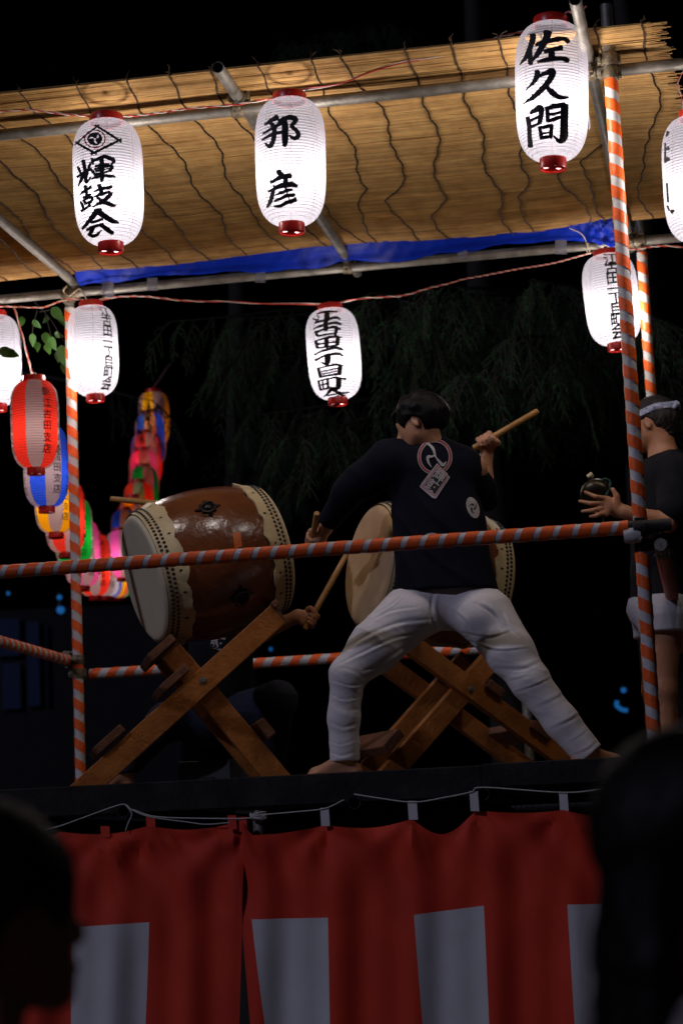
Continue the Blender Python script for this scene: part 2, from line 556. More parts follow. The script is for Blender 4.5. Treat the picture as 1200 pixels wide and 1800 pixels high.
def bvh_of(o):
    me = o.data
    Mw = world_of(o)
    return BVHTree.FromPolygons([Mw @ v.co for v in me.vertices], [tuple(p.vertices) for p in me.polygons])

def project(bvh, u, v, off):
    d = Vector(ray(u, v)).normalized()
    h = bvh.ray_cast(Vector(EYE), d)
    if h[0] is None:
        return None
    n = h[1]
    if n.dot(d) > 0: n = -n
    return np.array(h[0] + n * off)

def ribbon_px(st, closed=False, step=5):
    """brush stroke (x, y, width) -> rows of left, middle, right points, rounded ends"""
    P = catmull(st, max(2, int(12 if len(st) == 2 else 7)))
    T = np.gradient(P[:, :2], axis=0)
    T /= np.maximum(np.linalg.norm(T, axis=1), 1e-6)[:, None]
    Nn = np.stack([-T[:, 1], T[:, 0]], 1)
    rows = []
    if not closed:
        w0 = P[0, 2] / 2
        for a in (1.0, 0.8, 0.45):
            hw = w0 * math.sqrt(max(0, 1 - a * a)) + 0.01
            c = P[0, :2] - T[0] * a * w0 * 0.55
            rows.append((c + Nn[0] * hw, c, c - Nn[0] * hw))
    for p, n in zip(P, Nn):
        hw = p[2] / 2
        rows.append((p[:2] + n * hw, p[:2], p[:2] - n * hw))
    if not closed:
        w0 = P[-1, 2] / 2
        for a in (0.45, 0.8, 1.0):
            hw = w0 * math.sqrt(max(0, 1 - a * a)) + 0.01
            c = P[-1, :2] + T[-1] * a * w0 * 0.55
            rows.append((c + Nn[-1] * hw, c, c - Nn[-1] * hw))
    return rows

def decal(mb, bvh, strokes, org, sc, off=0.0012, closed=False, step=0.00008):
    for i, st in enumerate(strokes):
        rows = ribbon_px(st, closed)
        V = []; ok = []
        for r in rows:
            pts = [project(bvh, org[0] + q[0] / sc, org[1] + q[1] / sc, off + i * step) for q in r]
            ok.append(all(p is not None for p in pts))
            V.extend([p if p is not None else np.zeros(3) for p in pts])
        F = []
        for k in range(len(rows) - 1):
            if ok[k] and ok[k + 1]:
                b = k * 3
                F += [(b, b + 1, b + 4, b + 3), (b + 1, b + 2, b + 5, b + 4)]
        mb.add(V, F)

def poly_px(mb, bvh, pts, off, n=6):
    """filled convex px polygon, as rings round its middle"""
    P = np.asarray(pts, float)
    Q = []
    for i in range(len(P)):
        a, b = P[i], P[(i + 1) % len(P)]
        m = max(1, int(np.linalg.norm(b - a) / 3))
        Q += [a + (b - a) * j / m for j in range(m)]
    Q = np.array(Q); c = Q.mean(0)
    V = [project(bvh, c[0], c[1], off)]
    F = []
    m = len(Q)
    for r in range(1, n + 1):
        V += [project(bvh, *(c + (q - c) * r / n), off) for q in Q]
    if any(v is None for v in V):
        return
    for k in range(m):
        k2 = (k + 1) % m
        F.append((0, 1 + k, 1 + k2))
        for r in range(n - 1):
            F.append((1 + r * m + k, 1 + (r + 1) * m + k, 1 + (r + 1) * m + k2, 1 + r * m + k2))
    mb.add(V, F)

def glyphs(text, size=1.0, fat=0.0):
    """outline meshes of printed characters from the built-in font: list of (verts 2D, faces), boxes centred on 0"""
    out = []
    for ch in text:
        cu = bpy.data.curves.new('glyph', 'FONT')
        cu.body = ch; cu.size = size; cu.offset = fat; cu.resolution_u = 3
        ob = bpy.data.objects.new('glyph', cu)
        COL.objects.link(ob)
        dg = bpy.context.evaluated_depsgraph_get()
        me = ob.evaluated_get(dg).to_mesh()
        V = np.array([v.co[:2] for v in me.vertices]) if len(me.vertices) else np.zeros((0, 2))
        F = [tuple(p.vertices) for p in me.polygons]
        ob.evaluated_get(dg).to_mesh_clear()
        bpy.data.objects.remove(ob); bpy.data.curves.remove(cu)
        if len(V):
            V = V - (V.max(0) + V.min(0)) / 2
        out.append((V, F))
    return out

# ------------------------------------------------------------------ ground
g = MB()
n = 24
gx = np.linspace(-120, 120, n)
V = [(x, y + 60, 0.03 * math.sin(x * 0.7) * math.cos(y * 0.5) * (1 if abs(x) < 60 else 0)) for x in gx for y in gx]
g.add(V, [(i * n + j, (i + 1) * n + j, (i + 1) * n + j + 1, i * n + j + 1) for i in range(n - 1) for j in range(n - 1)])
tag(g.build('ground', M['earth']), kind='structure')

# ------------------------------------------------------------------ the scaffold stage
stage = empty('scaffold_stage', W(-WID / 2, DEP / 2, 0), 'raised festival stage of scaffold pipes wrapped in orange and white tape', 'stage')

def pipe(a, b, name='pipe', r=PIPE, m='galv', open_end=False, parent=None, label=None):
    a = np.asarray(a, float); b = np.asarray(b, float)
    mb = MB()
    n = max(2, int(np.linalg.norm(b - a) / 0.4) + 1)
    P = [a + (b - a) * i / n for i in range(n + 1)]
    mb.tube(P, r, 20, caps=not open_end)
    if open_end:                                   # hollow end: wall thickness and bore
        mb.tube([P[0], P[0] + unit(b - a) * 0.4], r * 0.86, 20, caps=False)
        mb.tube([P[0], P[0] + unit(b - a) * 0.0005], [r, r * 0.86], 20, caps=False)
        mb.tube([P[0] + unit(b - a) * 0.39, P[0] + unit(b - a) * 0.391], [r * 0.86, 0.001], 20, caps=False)
    return mb.build(name, M[m], parent or stage, label=label)

def helix(a, b, r, pitch, frac, phase=0.0, hand=1, name='orange_tape', parent=None, m='orange'):
    a = np.asarray(a, float); b = np.asarray(b, float)
    L = np.linalg.norm(b - a); z = (b - a) / L
    x = unit(np.cross(z, E2 if abs(z @ E2) < 0.9 else E3)); y = np.cross(z, x)
    ns = 20
    turns = int(L / pitch) + 3
    V = []; F = []
    K = 3
    cnt = 0
    for i in range(turns * ns + 1):
        th = i / ns * 2 * math.pi
        h0 = (i / ns - 1 + phase) * pitch
        row = []
        for k in range(K + 1):
            h = min(max(h0 + frac * pitch * k / K, 0), L)
            rr = r + 0.0004 * math.sin(i * 1.7 + k * 2)
            V.append(a + z * h + rr * (math.cos(hand * th) * x + math.sin(hand * th) * y))
        if i:
            b0 = cnt - (K + 1)
            h1 = (((i - 1) / ns - 1 + phase) * pitch)
            if h0 + frac * pitch > 0.001 and h1 < L - 0.001 and h0 < L and h1 + frac * pitch > 0:
                for k in range(K):
                    F.append((b0 + k, b0 + k + 1, cnt + k + 1, cnt + k))
        cnt += K + 1
    return MB().add(V, F).build(name, M[m], parent)

def wrapped(a, b, pitch, frac, phase=0, hand=1, name='rail', wrap=None, label=None, m='galv'):
    p = pipe(a, b, name, label=label, m=m)
    a = np.asarray(a, float); b = np.asarray(b, float)
    w0, w1 = wrap or (0.0, 1.0)
    A, B = a + (b - a) * w0, a + (b - a) * w1
    wm = MB(); k = max(3, int(np.linalg.norm(B - A) / 0.05))
    wm.tube([A + (B - A) * i / k for i in range(k + 1)], [PIPE + 0.0022 + 0.0005 * math.sin(i * 2.3) for i in range(k + 1)], 20)
    wm.build('white_wrap', M['white_tape'], p)
    helix(A, B, PIPE + 0.0038, pitch, frac, phase, hand, parent=p)
    return p

def clamp(P, d1, d2, gap, name='clamp', m='rust'):
    """swivel coupler: a split collar on each pipe, a plate between, two bolts; gap points from pipe 1 to pipe 2"""
    P = np.asarray(P, float); d1 = unit(d1); d2 = unit(d2); g_ = unit(gap)
    mb = MB()
    for c, d in ((P, d1), (P + np.asarray(gap), d2)):
        s_ = unit(np.cross(d, g_)); ax = (g_, s_, d)
        prof = [(PIPE + 0.001, -0.024), (PIPE + 0.0075, -0.024), (PIPE + 0.0085, -0.02), (PIPE + 0.0085, 0.02), (PIPE + 0.0075, 0.024), (PIPE + 0.001, 0.024)]
        mb.lathe(prof, 20, c, ax)
        mb.box(c + s_ * (PIPE + 0.014), (d, s_, g_), (0.016, 0.010, 0.012), 0.003)
        mb.box(c - s_ * (PIPE + 0.012), (d, s_, g_), (0.020, 0.007, 0.010), 0.003)
    mb.box(P + np.asarray(gap) / 2, (g_, d1, np.cross(g_, d1)), (np.linalg.norm(gap) / 2 - PIPE + 0.004, 0.02, 0.02), 0.002)
    o = mb.build(name, M[m], stage)
    for c, d in ((P, d1), (P + np.asarray(gap), d2)):
        s_ = unit(np.cross(d, g_))
        bm_ = MB()
        q = c + s_ * (PIPE + 0.017)
        bm_.tube([q - g_ * 0.028, q + g_ * 0.03], 0.0055, 8)
        bm_.lathe([(0.0, -0.006), (0.010, -0.006), (0.010, 0.006), (0.0, 0.006)], 6, q + g_ * 0.017, (s_, d, g_))
        bm_.build('bolt', M['galv'], o, smooth=False)
    return o

ZT = Z_TOP
# posts
p_fr_top = S(1065.5, 9, 0)[2]
fr = wrapped(W(0, 0, 0), W(0, 0, p_fr_top), 0.091, 0.55, 0.35, -1, 'post',
             (Z_FL / p_fr_top, S(1072, 127, 0)[2] / p_fr_top), 'front right post with orange and white spiral tape')
wrapped(W(0, DEP, 0), W(0, DEP, ZT + 0.28), 0.104, 0.53, 0.1, -1, 'post', (Z_FL / (ZT + .28), (ZT - 0.05) / (ZT + .28)), 'rear right post with orange and white spiral tape')
wrapped(W(-WID, DEP, 0), W(-WID, DEP, ZT + 0.02), 0.104, 0.53, 0.2, -1, 'post', (Z_FL / (ZT + .02), (ZT - 0.07) / (ZT + .02)), 'rear left post with orange and white spiral tape')
wrapped(W(-WID, 0, 0), W(-WID, 0, ZT + 0.2), 0.104, 0.53, 0.2, -1, 'post', (Z_FL / (ZT + .2), (ZT - 0.07) / (ZT + .2)))
# middle rails
ra, rb = W(-WID - 0.35, -0.052, Z_MF + 0.004), S(1179, 922, -0.052)
Lr = np.linalg.norm(rb - ra)
wrapped(ra, rb, 0.074, 0.66, 0.2, -1, 'rail', (0, np.linalg.norm(S(1104, 934, -0.052) - ra) / Lr), 'front hand rail with broad orange spiral tape', 'darksteel')
a_ = W(-WID + 0.05, DEP + 0.05, Z_MB)
wrapped(a_, S(842, 1141, DEP + 0.05), 0.098, 0.5, 0.3, -1, 'rail', None, 'rear rail with orange and white spiral tape')
wrapped(W(-WID - 0.053, -0.2, 2.69), W(-WID - 0.053, DEP + 0.02, 2.69), 0.085, 0.5, 0, 1, 'rail', None, 'left side rail with dense red and white spiral tape')
rs = wrapped(S(1160, 957, -0.12), S(1200, 1139, 2.35), 0.03, 0.55, 0, 1, 'rail', (0.07, 1), 'right side rail with dense spiral tape')
# rear stub post
pipe(S(919, 1128, DEP), W(*loc(S(919, 1128, DEP))[:2], 0), 'post')
# top rails and roof pipes
pipe(W(-WID - 0.5, 0.05, ZT), W(0.75, 0.05, ZT), 'roof_rail')
pipe(W(-WID - 0.6, DEP - 0.05, ZT), W(0.6, DEP - 0.05, ZT), 'roof_rail')
ZP = ZT + 2 * PIPE + 0.001
pipe(W(-1.53, -0.31, ZP + 0.004), W(-1.525, DEP + 0.25, ZP), 'roof_pipe', open_end=True)
pipe(W(-3.01, -0.25, ZP), W(-3.01, DEP + 0.1, ZP), 'roof_pipe', open_end=True)
pipe(W(-0.09, -0.60, ZP + 0.004), W(-0.06, DEP + 0.25, ZP), 'roof_pipe', open_end=True)
# couplers
up = E3 * (2 * PIPE + 0.002)
clamp(W(-1.53, 0.05, ZT), E1, E2, up)
clamp(W(-1.527, DEP - 0.05, ZT), E1, E2, up)
clamp(W(-3.01, DEP - 0.05, ZT), E1, E2, up)
clamp(W(-0.085, 0.05, ZT), E1, E2, up)
clamp(W(-0.06, DEP - 0.05, ZT), E1, E2, up)
clamp(W(0, 0, ZT + 0.028), E3, E1, E2 * 0.05)
clamp(W(0, 0, ZT - 0.030), E3, E1, E2 * 0.05)
clamp(W(0, DEP, ZT), E3, E1, -E2 * 0.05)
clamp(W(-WID, DEP, ZT - 0.01), E3, E1, -E2 * 0.05)
clamp(W(0, 0, Z_MF + 0.004), E3, E1, -E2 * 0.052, m='darksteel')
clamp(W(0, 0, Z_MF - 0.056), E3, E2, E1 * 0.07, m='darksteel')
clamp(W(-WID, DEP, Z_MB), E3, E1, E2 * 0.05)
clamp(W(-WID, DEP, 2.69), E3, E2, -E1 * 0.053)
# wad of white cloth tape where the front rail meets the post
q = S(1112, 940, -0.052)
MB().tube([q - E1 * 0.035, q - E1 * 0.02, q, q + E1 * 0.02, q + E1 * 0.03], [0.0295, 0.033, 0.034, 0.032, 0.029], 16).build('cloth_tape', M['white_tape'], stage)

# deck, edge beams and the pipes under the deck
for i in range(12):
    MB().box(W(-WID / 2 + 0.2, -0.02 + i * 0.245, Z_FL - 0.02), (E1, E2, E3), (WID / 2 + 0.95, 0.119, 0.018 + 0.002 * (i % 2)), 0.004).build('plank', M['plank'], stage, smooth=False)
b1a, b1b = S(-60, 1392, -0.16), S(846, 1348, -0.16)
def edge(u0, u1, z0, z1, t, nm='edge_beam'):
    s0, s1 = loc(S(u0, 1370, t))[0], loc(S(u1, 1350, t))[0]
    MB().box(W((s0 + s1) / 2, t, (z0 + z1) / 2), (E1, E2, E3), ((s1 - s0) / 2, 0.018, (z1 - z0) / 2), 0.004).build(nm, M['beam'], stage, smooth=False)
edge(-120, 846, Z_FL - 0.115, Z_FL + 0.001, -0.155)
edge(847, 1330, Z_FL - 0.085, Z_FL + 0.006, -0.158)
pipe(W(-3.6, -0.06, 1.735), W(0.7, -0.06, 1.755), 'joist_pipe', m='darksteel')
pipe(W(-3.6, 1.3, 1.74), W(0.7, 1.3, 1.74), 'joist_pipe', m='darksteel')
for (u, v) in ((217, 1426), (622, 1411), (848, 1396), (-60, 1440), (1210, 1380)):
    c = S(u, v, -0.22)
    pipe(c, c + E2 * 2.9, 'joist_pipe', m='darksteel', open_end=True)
c = S(454, 1400, -0.13)
pipe(W(*loc(c)[:2], 0), W(*loc(c)[:2], Z_FL - 0.125), 'post', m='galv')

# ------------------------------------------------------------------ reed screen roof
reed = empty('reed_screen', W(-1.6, 1.2, ZP + 0.03), 'yellow-brown reed screen laid over the pipes as a roof', 'reed screen')
MZ = ZP + PIPE + 0.006
def mat_z(s, t):
    sag = 0.012 * math.sin((s + 1.53) / 1.48 * math.pi) ** 2 + 0.010 * math.sin(t * 2.1 + s) * math.sin(s * 1.7)
    lift = 0.03 * max(0, (0.02 - t) / 0.14)
    return MZ - min(sag, 0.016) * (0 if t < 0.1 else 1) + lift + 0.008 * max(0, t - 2.3)
mb = MB()
t = -0.125
row = 0
while t < 2.445:
    for layer in (0, 1):
        s = -3.86 + random.uniform(-.03, .03)
        tt = t + random.uniform(-0.002, 0.002)
        end = 0.20 + 0.055 * min(1, max(0, t)) + random.uniform(-0.045, 0.04) + (0.05 * random.random() if random.random() < .15 else 0)
        while s < end - 0.05:
            e = min(s + random.uniform(0.7, 2.2), end)
            r0 = random.uniform(0.0026, 0.0042)
            k = max(2, int((e - s) / 0.3))
            dz = random.uniform(-0.0012, 0.0012) + layer * 0.006
            slope = random.uniform(-0.006, 0.006)
            ph = random.uniform(0, 6)
            P = []
            for i in range(k + 1):
                x = s + (e - s) * i / k
                ty = tt + slope * (i / k - .5) + 0.0016 * math.sin(x * 5 + ph)
                P.append(W(x, ty, mat_z(x, ty) + dz + (0.0012 * math.sin(x * 7 + ph * 2))))
            if layer == 0 and random.random() < 0.012 and t > 0:
                P = [p - E3 * 0.006 * math.sin(math.pi * i / k) for i, p in enumerate(P)]
            mb.tube(P, [r0] * k + [r0 * 0.8], 5, caps=False)
            s = e - random.uniform(0, 0.05)
    t += 0.0056
    row += 1
mb.build('reeds', M['reed'], reed, kind='stuff')
tw_s = [-3.72 + 0.192 * i + random.uniform(-.02, .02) for i in range(21)]
for i, s0 in enumerate(tw_s):
    P = []; a = random.uniform(0, 6)
    drift = random.uniform(-0.03, 0.03)
    knee = random.uniform(1.0, 1.8)
    amp_ = random.uniform(.02, .06) if s0 > -1.5 else random.uniform(.005, .03)
    frq_ = random.uniform(2.0, 3.2)
    kd_ = random.uniform(.02, .10)
    T_ = np.arange(-0.13, 2.44, 0.02)
    for tt in T_:
        ds = amp_ * math.sin(tt * frq_ + 0.5 + 0.25 * math.sin(a)) + 0.016 * math.sin(tt * 7 + a) + drift * tt / 2.5 + 0.004 * math.sin(tt * 31 + a * 3) - kd_ * max(0, min(1, (tt - knee) / 0.22)) * (1 if s0 > -1.4 else .35)
        x = s0 + ds
        P.append(W(x, tt, mat_z(x, tt) - 0.0052))
    mb = MB()
    mb.tube(P, [0.0040 + 0.0011 * math.sin(k * 2.4) for k in range(len(P))], 6)
    f0 = P[0]
    mb.tube([f0, f0 + E3 * 0.006 - E2 * 0.008, f0 + E3 * 0.022 - E2 * 0.002, f0 + E3 * 0.024 + E2 * 0.03], 0.0042, 6)
    for _ in range(2):                                # loose ends of the knot
        d = np.array([random.uniform(-.025, .025), random.uniform(-.02, 0), random.uniform(-.004, .028)])
        mb.tube([f0 + E3 * 0.015, f0 + E3 * 0.02 + d * 0.6, f0 + E3 * 0.02 + d + E1 * random.uniform(-.012, .012)], [0.0032, 0.0028, 0.0015], 5)
    mb.build('binding_twine', M['twine'], reed)

# ------------------------------------------------------------------ blue tarpaulin along the back edge of the roof
tarp = empty('blue_tarpaulin', W(-1.5, 2.5, ZT), 'bright blue plastic tarpaulin tucked along the rear roof pipe', 'tarpaulin')
nu, nv = 150, 12
V = []
for i in range(nu + 1):
    x = -2.97 + (2.97 - 0.13) * i / nu
    bunch = max(0, (x + 0.42) / 0.3) if x > -0.42 else 0
    nip = math.exp(-((x + 1.53) / 0.13) ** 2)
    for j in range(nv + 1):
        q = j / nv
        tt = 2.33 + 0.178 * q + 0.010 * math.sin(x * 23 + q * 3) * q + 0.004 * math.sin(x * 71 + q * 9)
        zz = MZ + 0.016 - 0.084 * q * (1 + 0.25 * math.sin(x * 3.1)) + 0.006 * math.sin(x * 17 + q * 7) * q + 0.034 * nip * q
        zz += bunch * (0.018 * math.sin(x * 120 + q * 11) * math.sin(q * 9) - 0.05 * q)
        tt += bunch * 0.014 * math.cos(x * 95 + q * 14)
        V.append(W(x, tt, zz))
MB().add(V, [(i * (nv + 1) + j, (i + 1) * (nv + 1) + j, (i + 1) * (nv + 1) + j + 1, i * (nv + 1) + j + 1) for i in range(nu) for j in range(nv)]).build('sheet', M['tarp'], tarp)
for (u, v, wv, hv) in ((190, 505, 20, 34), (268, 500, 18, 22), (457, 479, 17, 36), (812, 446, 17, 20), (985, 432, 20, 30)):
    tq = DEP - 0.082
    V = [S(u - wv / 2, v - hv / 2, tq - 0.02), S(u + wv / 2, v - hv / 2 - 1, tq - 0.02), S(u + wv / 2 + 1, v + hv / 2, tq), S(u - wv / 2, v + hv / 2, tq)]
    c = np.mean(V, 0); nn = unit(np.cross(V[1] - V[0], V[2] - V[0])) * 0.0008
    MB().add([p for p in V] + [p + nn for p in V], [(0, 1, 2, 3), (7, 6, 5, 4), (0, 4, 5, 1), (1, 5, 6, 2), (2, 6, 7, 3), (3, 7, 4, 0)]).build('tape_strip', M['cleartape'], tarp, smooth=False)
# tie strings at both ends of the tarpaulin
def string(name, pxs, r, m, label, cat='string', parent=None):
    P = catmull([S(*p) for p in pxs], 8)
    o = MB().tube(P, r, 6).build(name, M[m], parent)
    return tag(o, label, cat)
string('tie_string', [(1000, 401, 2.36), (1022, 412, 2.42), (1032, 432, 2.5), (1036, 446, 2.53), (1030, 438, 2.52), (1040, 415, 2.5), (1062, 392, 2.42)], 0.0026, 'strawcord', 'pale straw string knotted at the right end of the blue tarpaulin')
string('tie_string', [(118, 502, 2.48), (112, 512, 2.5), (122, 520, 2.51), (140, 508, 2.5), (150, 522, 2.5), (160, 535, 2.5), (172, 528, 2.5), (188, 522, 2.5)], 0.0032, 'strawcord', 'pale string looped round the rear left roof corner')

# ------------------------------------------------------------------ paper lanterns
def lan_r(x, R, rt, rb):
    """radius of the paper at x in -1..1 (bottom..top)"""
    rc = rb + (rt - rb) * (x + 1) / 2
    return rc + (R * (1.0 + 0.02 * x) - rc) * max(0.0, 1 - abs(x) ** 4.2) ** (1 / 1.75)

class Lan: pass
LTYPES = {}
def lantern(label, top, bot, t, wpx=None, pm='paper', ribs=42, seg=48, group=None, watts=None, far=False, R=None, spin=0.0, name='paper_lantern', capm='redcap'):
    Pt, Pb = S(top[0], top[1], t), S(bot[0], bot[1], t)
    z = unit(Pt - Pb); H = float(np.linalg.norm(Pt - Pb))
    d = float((Pb - EYE) @ _F)
    R = R or wpx / 2 * d / FPX
    x = EYE - Pb; x = unit(x - z * (x @ z)); y = np.cross(z, x)
    rot = frame(x, y, z) @ Matrix.Rotation(spin, 3, 'Z')
    o = empty(name, Pb, label, 'lantern', group, rot)
    L = Lan(); L.o = o; L.R = R; L.H = H; L.top = Pt
    key = (round(R, 3), round(H, 3), ribs, seg)
    ct, cb = 0.058 * H, 0.070 * H
    rt, rb = R * 0.47, R * 0.36
    lo, hi = cb * 0.95, H - ct * 0.985
    sub = 2 if far else 4
    prof = []
    for i in range(ribs * sub + 1):
        q = i / (ribs * sub)
        bul = abs(math.sin(math.pi * i / sub)) * (hi - lo) / ribs * 0.16
        prof.append((lan_r(2 * q - 1, R, rt, rb) + bul, lo + (hi - lo) * q))
    L.paper = MB().lathe(prof, seg).build('paper_shade', M[pm], o, world=False)
    if not far:
        rm = MB()
        for i in range(1, ribs):
            q = i / ribs
            r = lan_r(2 * q - 1, R, rt, rb) + 0.0004
            h = lo + (hi - lo) * q
            rm.lathe([(r - 0.0005, h - 0.0010), (r + 0.0006, h), (r - 0.0005, h + 0.0010)], seg)
        rm.build('wire_ribs', M['rib'], o, world=False)
    # caps
    k = 16 if far else 36
    tc = MB()
    tc.lathe([(rt * 1.006, H - ct), (rt * 1.04, H - ct), (rt * 1.04, H - ct * .1), (rt * 1.0, H), (rt * 0.97, H), (rt * 0.97, H - ct * .5)], k)
    MB().lathe([(rt * 1.02, H - ct * .99), (rt * 0.96, H - ct * .99), (rt * 0.95, H - ct * .45), (0.03, H - ct * .45), (0.001, H - ct * .4)], k).build('added_diffuser', M['paper'], o, world=False)  # added sheer plate across the open top, evens out bulb light on the roof
    tco = tc.build('top_cap', M[capm], o, world=False)
    bc = MB()
    bc.lathe([(rb * 0.93, cb), (rb * 1.04, cb), (rb * 1.05, 0.003), (rb * 1.02, 0.0), (rb * 0.97, 0.0), (rb * 0.965, cb * .22)], k)
    # perforated floor of the bottom cap
    na, nr = 36, 5
    V = [(rb * 0.94 * (j + .02) / nr * math.cos(2 * math.pi * i / na), rb * 0.94 * (j + .02) / nr * math.sin(2 * math.pi * i / na), cb * .22) for j in range(nr + 1) for i in range(na)]
    F = []
    for j in range(nr):
        for i in range(na):
            if j in (2, 3) and (i % 12) in (0, 1, 2) and not far: continue
            i2 = (i + 1) % na
            F.append((j * na + i, j * na + i2, (j + 1) * na + i2, (j + 1) * na + i))
    bc.add(V, F)
    bco = bc.build('bottom_cap', M[capm], o, world=False)
    MB().lathe([(rb * 1.03, cb * .99), (rb * .955, cb * .99), (rb * .95, cb * .24), (rb * .3, cb * .235)] if far else [(rb * 1.03, cb * .99), (rb * .955, cb * .99), (rb * .95, cb * .24)], k).build('added_reflector', M['white_tape'], bco, world=False)  # added white lining, reflects bulb light so the floor holes glow white
    if not far:
        sk = MB().lathe([(0.001, H - ct * .4), (0.013, H - ct * .4), (0.014, H + 0.012), (0.009, H + 0.022), (0.001, H + 0.024)], 14)
        sk.build('bulb_socket', M['blackpl'], o, world=False)
        sc_ = MB().lathe([(0.0, 0.0), (0.0022, 0.0), (0.0026, 0.002), (0, 0.003)], 8, (rt * 1.04, 0, H - ct * .5), (np.array([0, 1., 0]), np.array([0, 0, 1.]), np.array([1., 0, 0])))
        sc_.build('screw', M['galv'], tco, world=False)
    ld = bpy.data.lights.new('bulb', 'POINT')
    ld.energy = watts if watts is not None else BULB
    ld.color = BULB_COL
    ld.shadow_soft_size = 0.035
    lo_ = bpy.data.objects.new('bulb', ld)
    COL.objects.link(lo_)
    lo_.parent = o
    lo_.location = (0, 0, H * 0.43)
    return L

def write(L, strokes, org, sc, m='ink', name='lettering', closed=False, off=0.0022, chars=None, bold=1.0):
    if bold != 1.0: strokes = [[(x, y, w_ * bold) for x, y, w_ in st] for st in strokes]
    if chars:
        cut = [0] + list(np.cumsum(chars))
        return [write(L, strokes[a:b], org, sc, m, 'brush_character', closed, off) for a, b in zip(cut[:-1], cut[1:])]
    mb = MB()
    decal(mb, bvh_of(L.paper), strokes, org, sc, off, closed)
    return mb.build(name, M[m], L.o, smooth=False)

ZA, ZB, ZC, ZF = (110, 190), (430, 150), (890, 20), (520, 520)
KA = [  # three characters of the left front lantern
 [(258,640,40),(270,700,38),(282,768,36)], [(194,716,24),(212,752,28),(228,795,22)], [(345,668,18),(335,700,30),(318,735,20)],
 [(186,840,18),(245,795,26),(305,765,30),(352,745,20)], [(262,790,36),(240,860,36),(200,948,14)], [(305,780,38),(290,850,34),(292,892,36),(320,880,26),(350,842,12)],
 [(362,612,26),(372,650,32),(374,690,20)], [(372,650,26),(450,612,34),(525,595,36),(605,625,44),(622,655,38),(592,688,16)], [(478,600,44),(482,750,46),(484,850,42),(480,898,26)],
 [(402,712,22),(500,690,26),(570,680,22)], [(345,738,26),(372,772,30),(398,812,24)], [(392,748,22),(490,722,24),(580,705,28),(606,722,34),(575,765,30)], [(405,772,18),(490,752,20),(575,738,18)], [(402,812,20),(490,790,24),(580,768,22)],
 [(362,864,22),(440,834,26),(520,822,30),(590,828,30),(640,842,18)],
 [(284,950,38),(292,1000,36),(300,1060,28)], [(216,1055,14),(280,1005,26),(355,965,30)], [(256,1092,20),(300,1070,24),(345,1052,24)], [(255,1130,20),(280,1112,24),(352,1085,28),(366,1110,30),(345,1150,22)], [(272,1125,28),(285,1165,28)], [(285,1168,20),(340,1142,20)], [(230,1140,20),(250,1185,30),(258,1215,24)], [(345,1150,24),(318,1200,22)], [(236,1250,24),(290,1218,26),(352,1186,18)],
 [(446,935,38),(470,985,42),(480,1060,36)], [(388,1015,18),(480,985,30),(600,958,34)], [(385,1082,16),(470,1052,28),(560,1025,30),(600,1048,34)], [(590,1050,40),(530,1110,42),(460,1155,34),(372,1205,16)], [(420,1082,22),(470,1120,36),(540,1160,42),(600,1178,38),(645,1188,20)],
 [(470,1240,46),(420,1262,58),(350,1350,46),(290,1420,34),(246,1468,20)], [(400,1250,50),(480,1290,56),(560,1345,52),(630,1380,44),(682,1394,18)], [(352,1392,26),(420,1375,30),(490,1350,26)], [(302,1482,26),(390,1440,32),(500,1408,28)], [(395,1430,34),(360,1490,40),(335,1535,32)], [(318,1530,26),(370,1552,34),(420,1540,30),(478,1482,12)], [(458,1415,30),(520,1455,46),(575,1495,46),(615,1518,34)],
]
DIAMOND = [[(160,448,16),(290,330,18),(445,212,20)], [(400,212,22),(560,310,26),(712,412,26)], [(712,382,24),(540,470,28),(350,562,24)], [(165,412,22),(290,490,26),(418,558,24)]]
def arc(cx, cy, rx, ry, a0, a1, w0, w1, n=10, r0=1.0, r1=1.0):
    o = []
    for i in range(n + 1):
        q = i / n; a = R_(a0 + (a1 - a0) * q); k = r0 + (r1 - r0) * q
        o.append((cx + rx * k * math.cos(a), cy - ry * k * math.sin(a), w0 + (w1 - w0) * q))
    return o
def tomoe(cx, cy, rx, ry, w, a0=90):
    return [arc(cx, cy, rx, ry, a0 + 120 * k - 12, a0 + 120 * k + 105, w, w * 0.08, 12, 0.50, 0.93) for k in range(3)]
KB = [
 [(250,480,20),(320,432,38),(400,392,58)], [(318,455,38),(362,520,46),(360,620,48),(345,690,46),(312,742,46),(275,725,28),(246,700,8)], [(226,590,14),(300,548,28),(400,490,36),(460,462,32)], [(214,668,14),(290,622,30),(380,588,34),(456,570,36)],
 [(480,405,54),(492,500,64),(492,600,66),(492,690,58),(488,740,38)], [(412,442,24),(480,408,44),(560,392,54),(618,418,54),(600,460,42),(572,496,40),(620,545,42),(650,590,46),(640,630,48),(598,645,44),(540,612,18)],
 [(412,1045,50),(432,1075,52),(470,1105,44)], [(318,1182,24),(390,1145,36),(480,1110,46),(560,1102,50)], [(500,1110,46),(498,1170,50),(505,1215,48)], [(352,1216,16),(372,1240,30)], [(372,1240,30),(440,1215,36),(490,1200,30)], [(292,1292,22),(380,1255,34),(480,1225,40),(570,1205,48),(632,1230,40)],
 [(350,1285,40),(335,1360,42),(310,1430,38),(275,1482,16)], [(374,1338,14),(450,1305,28),(520,1280,34),(580,1272,26)], [(362,1408,14),(450,1372,30),(530,1340,38),(605,1330,34)], [(362,1468,20),(430,1465,32),(520,1425,38),(622,1390,42)], [(508,1190,36),(500,1260,22),(520,1310,14),(545,1395,12)],
]
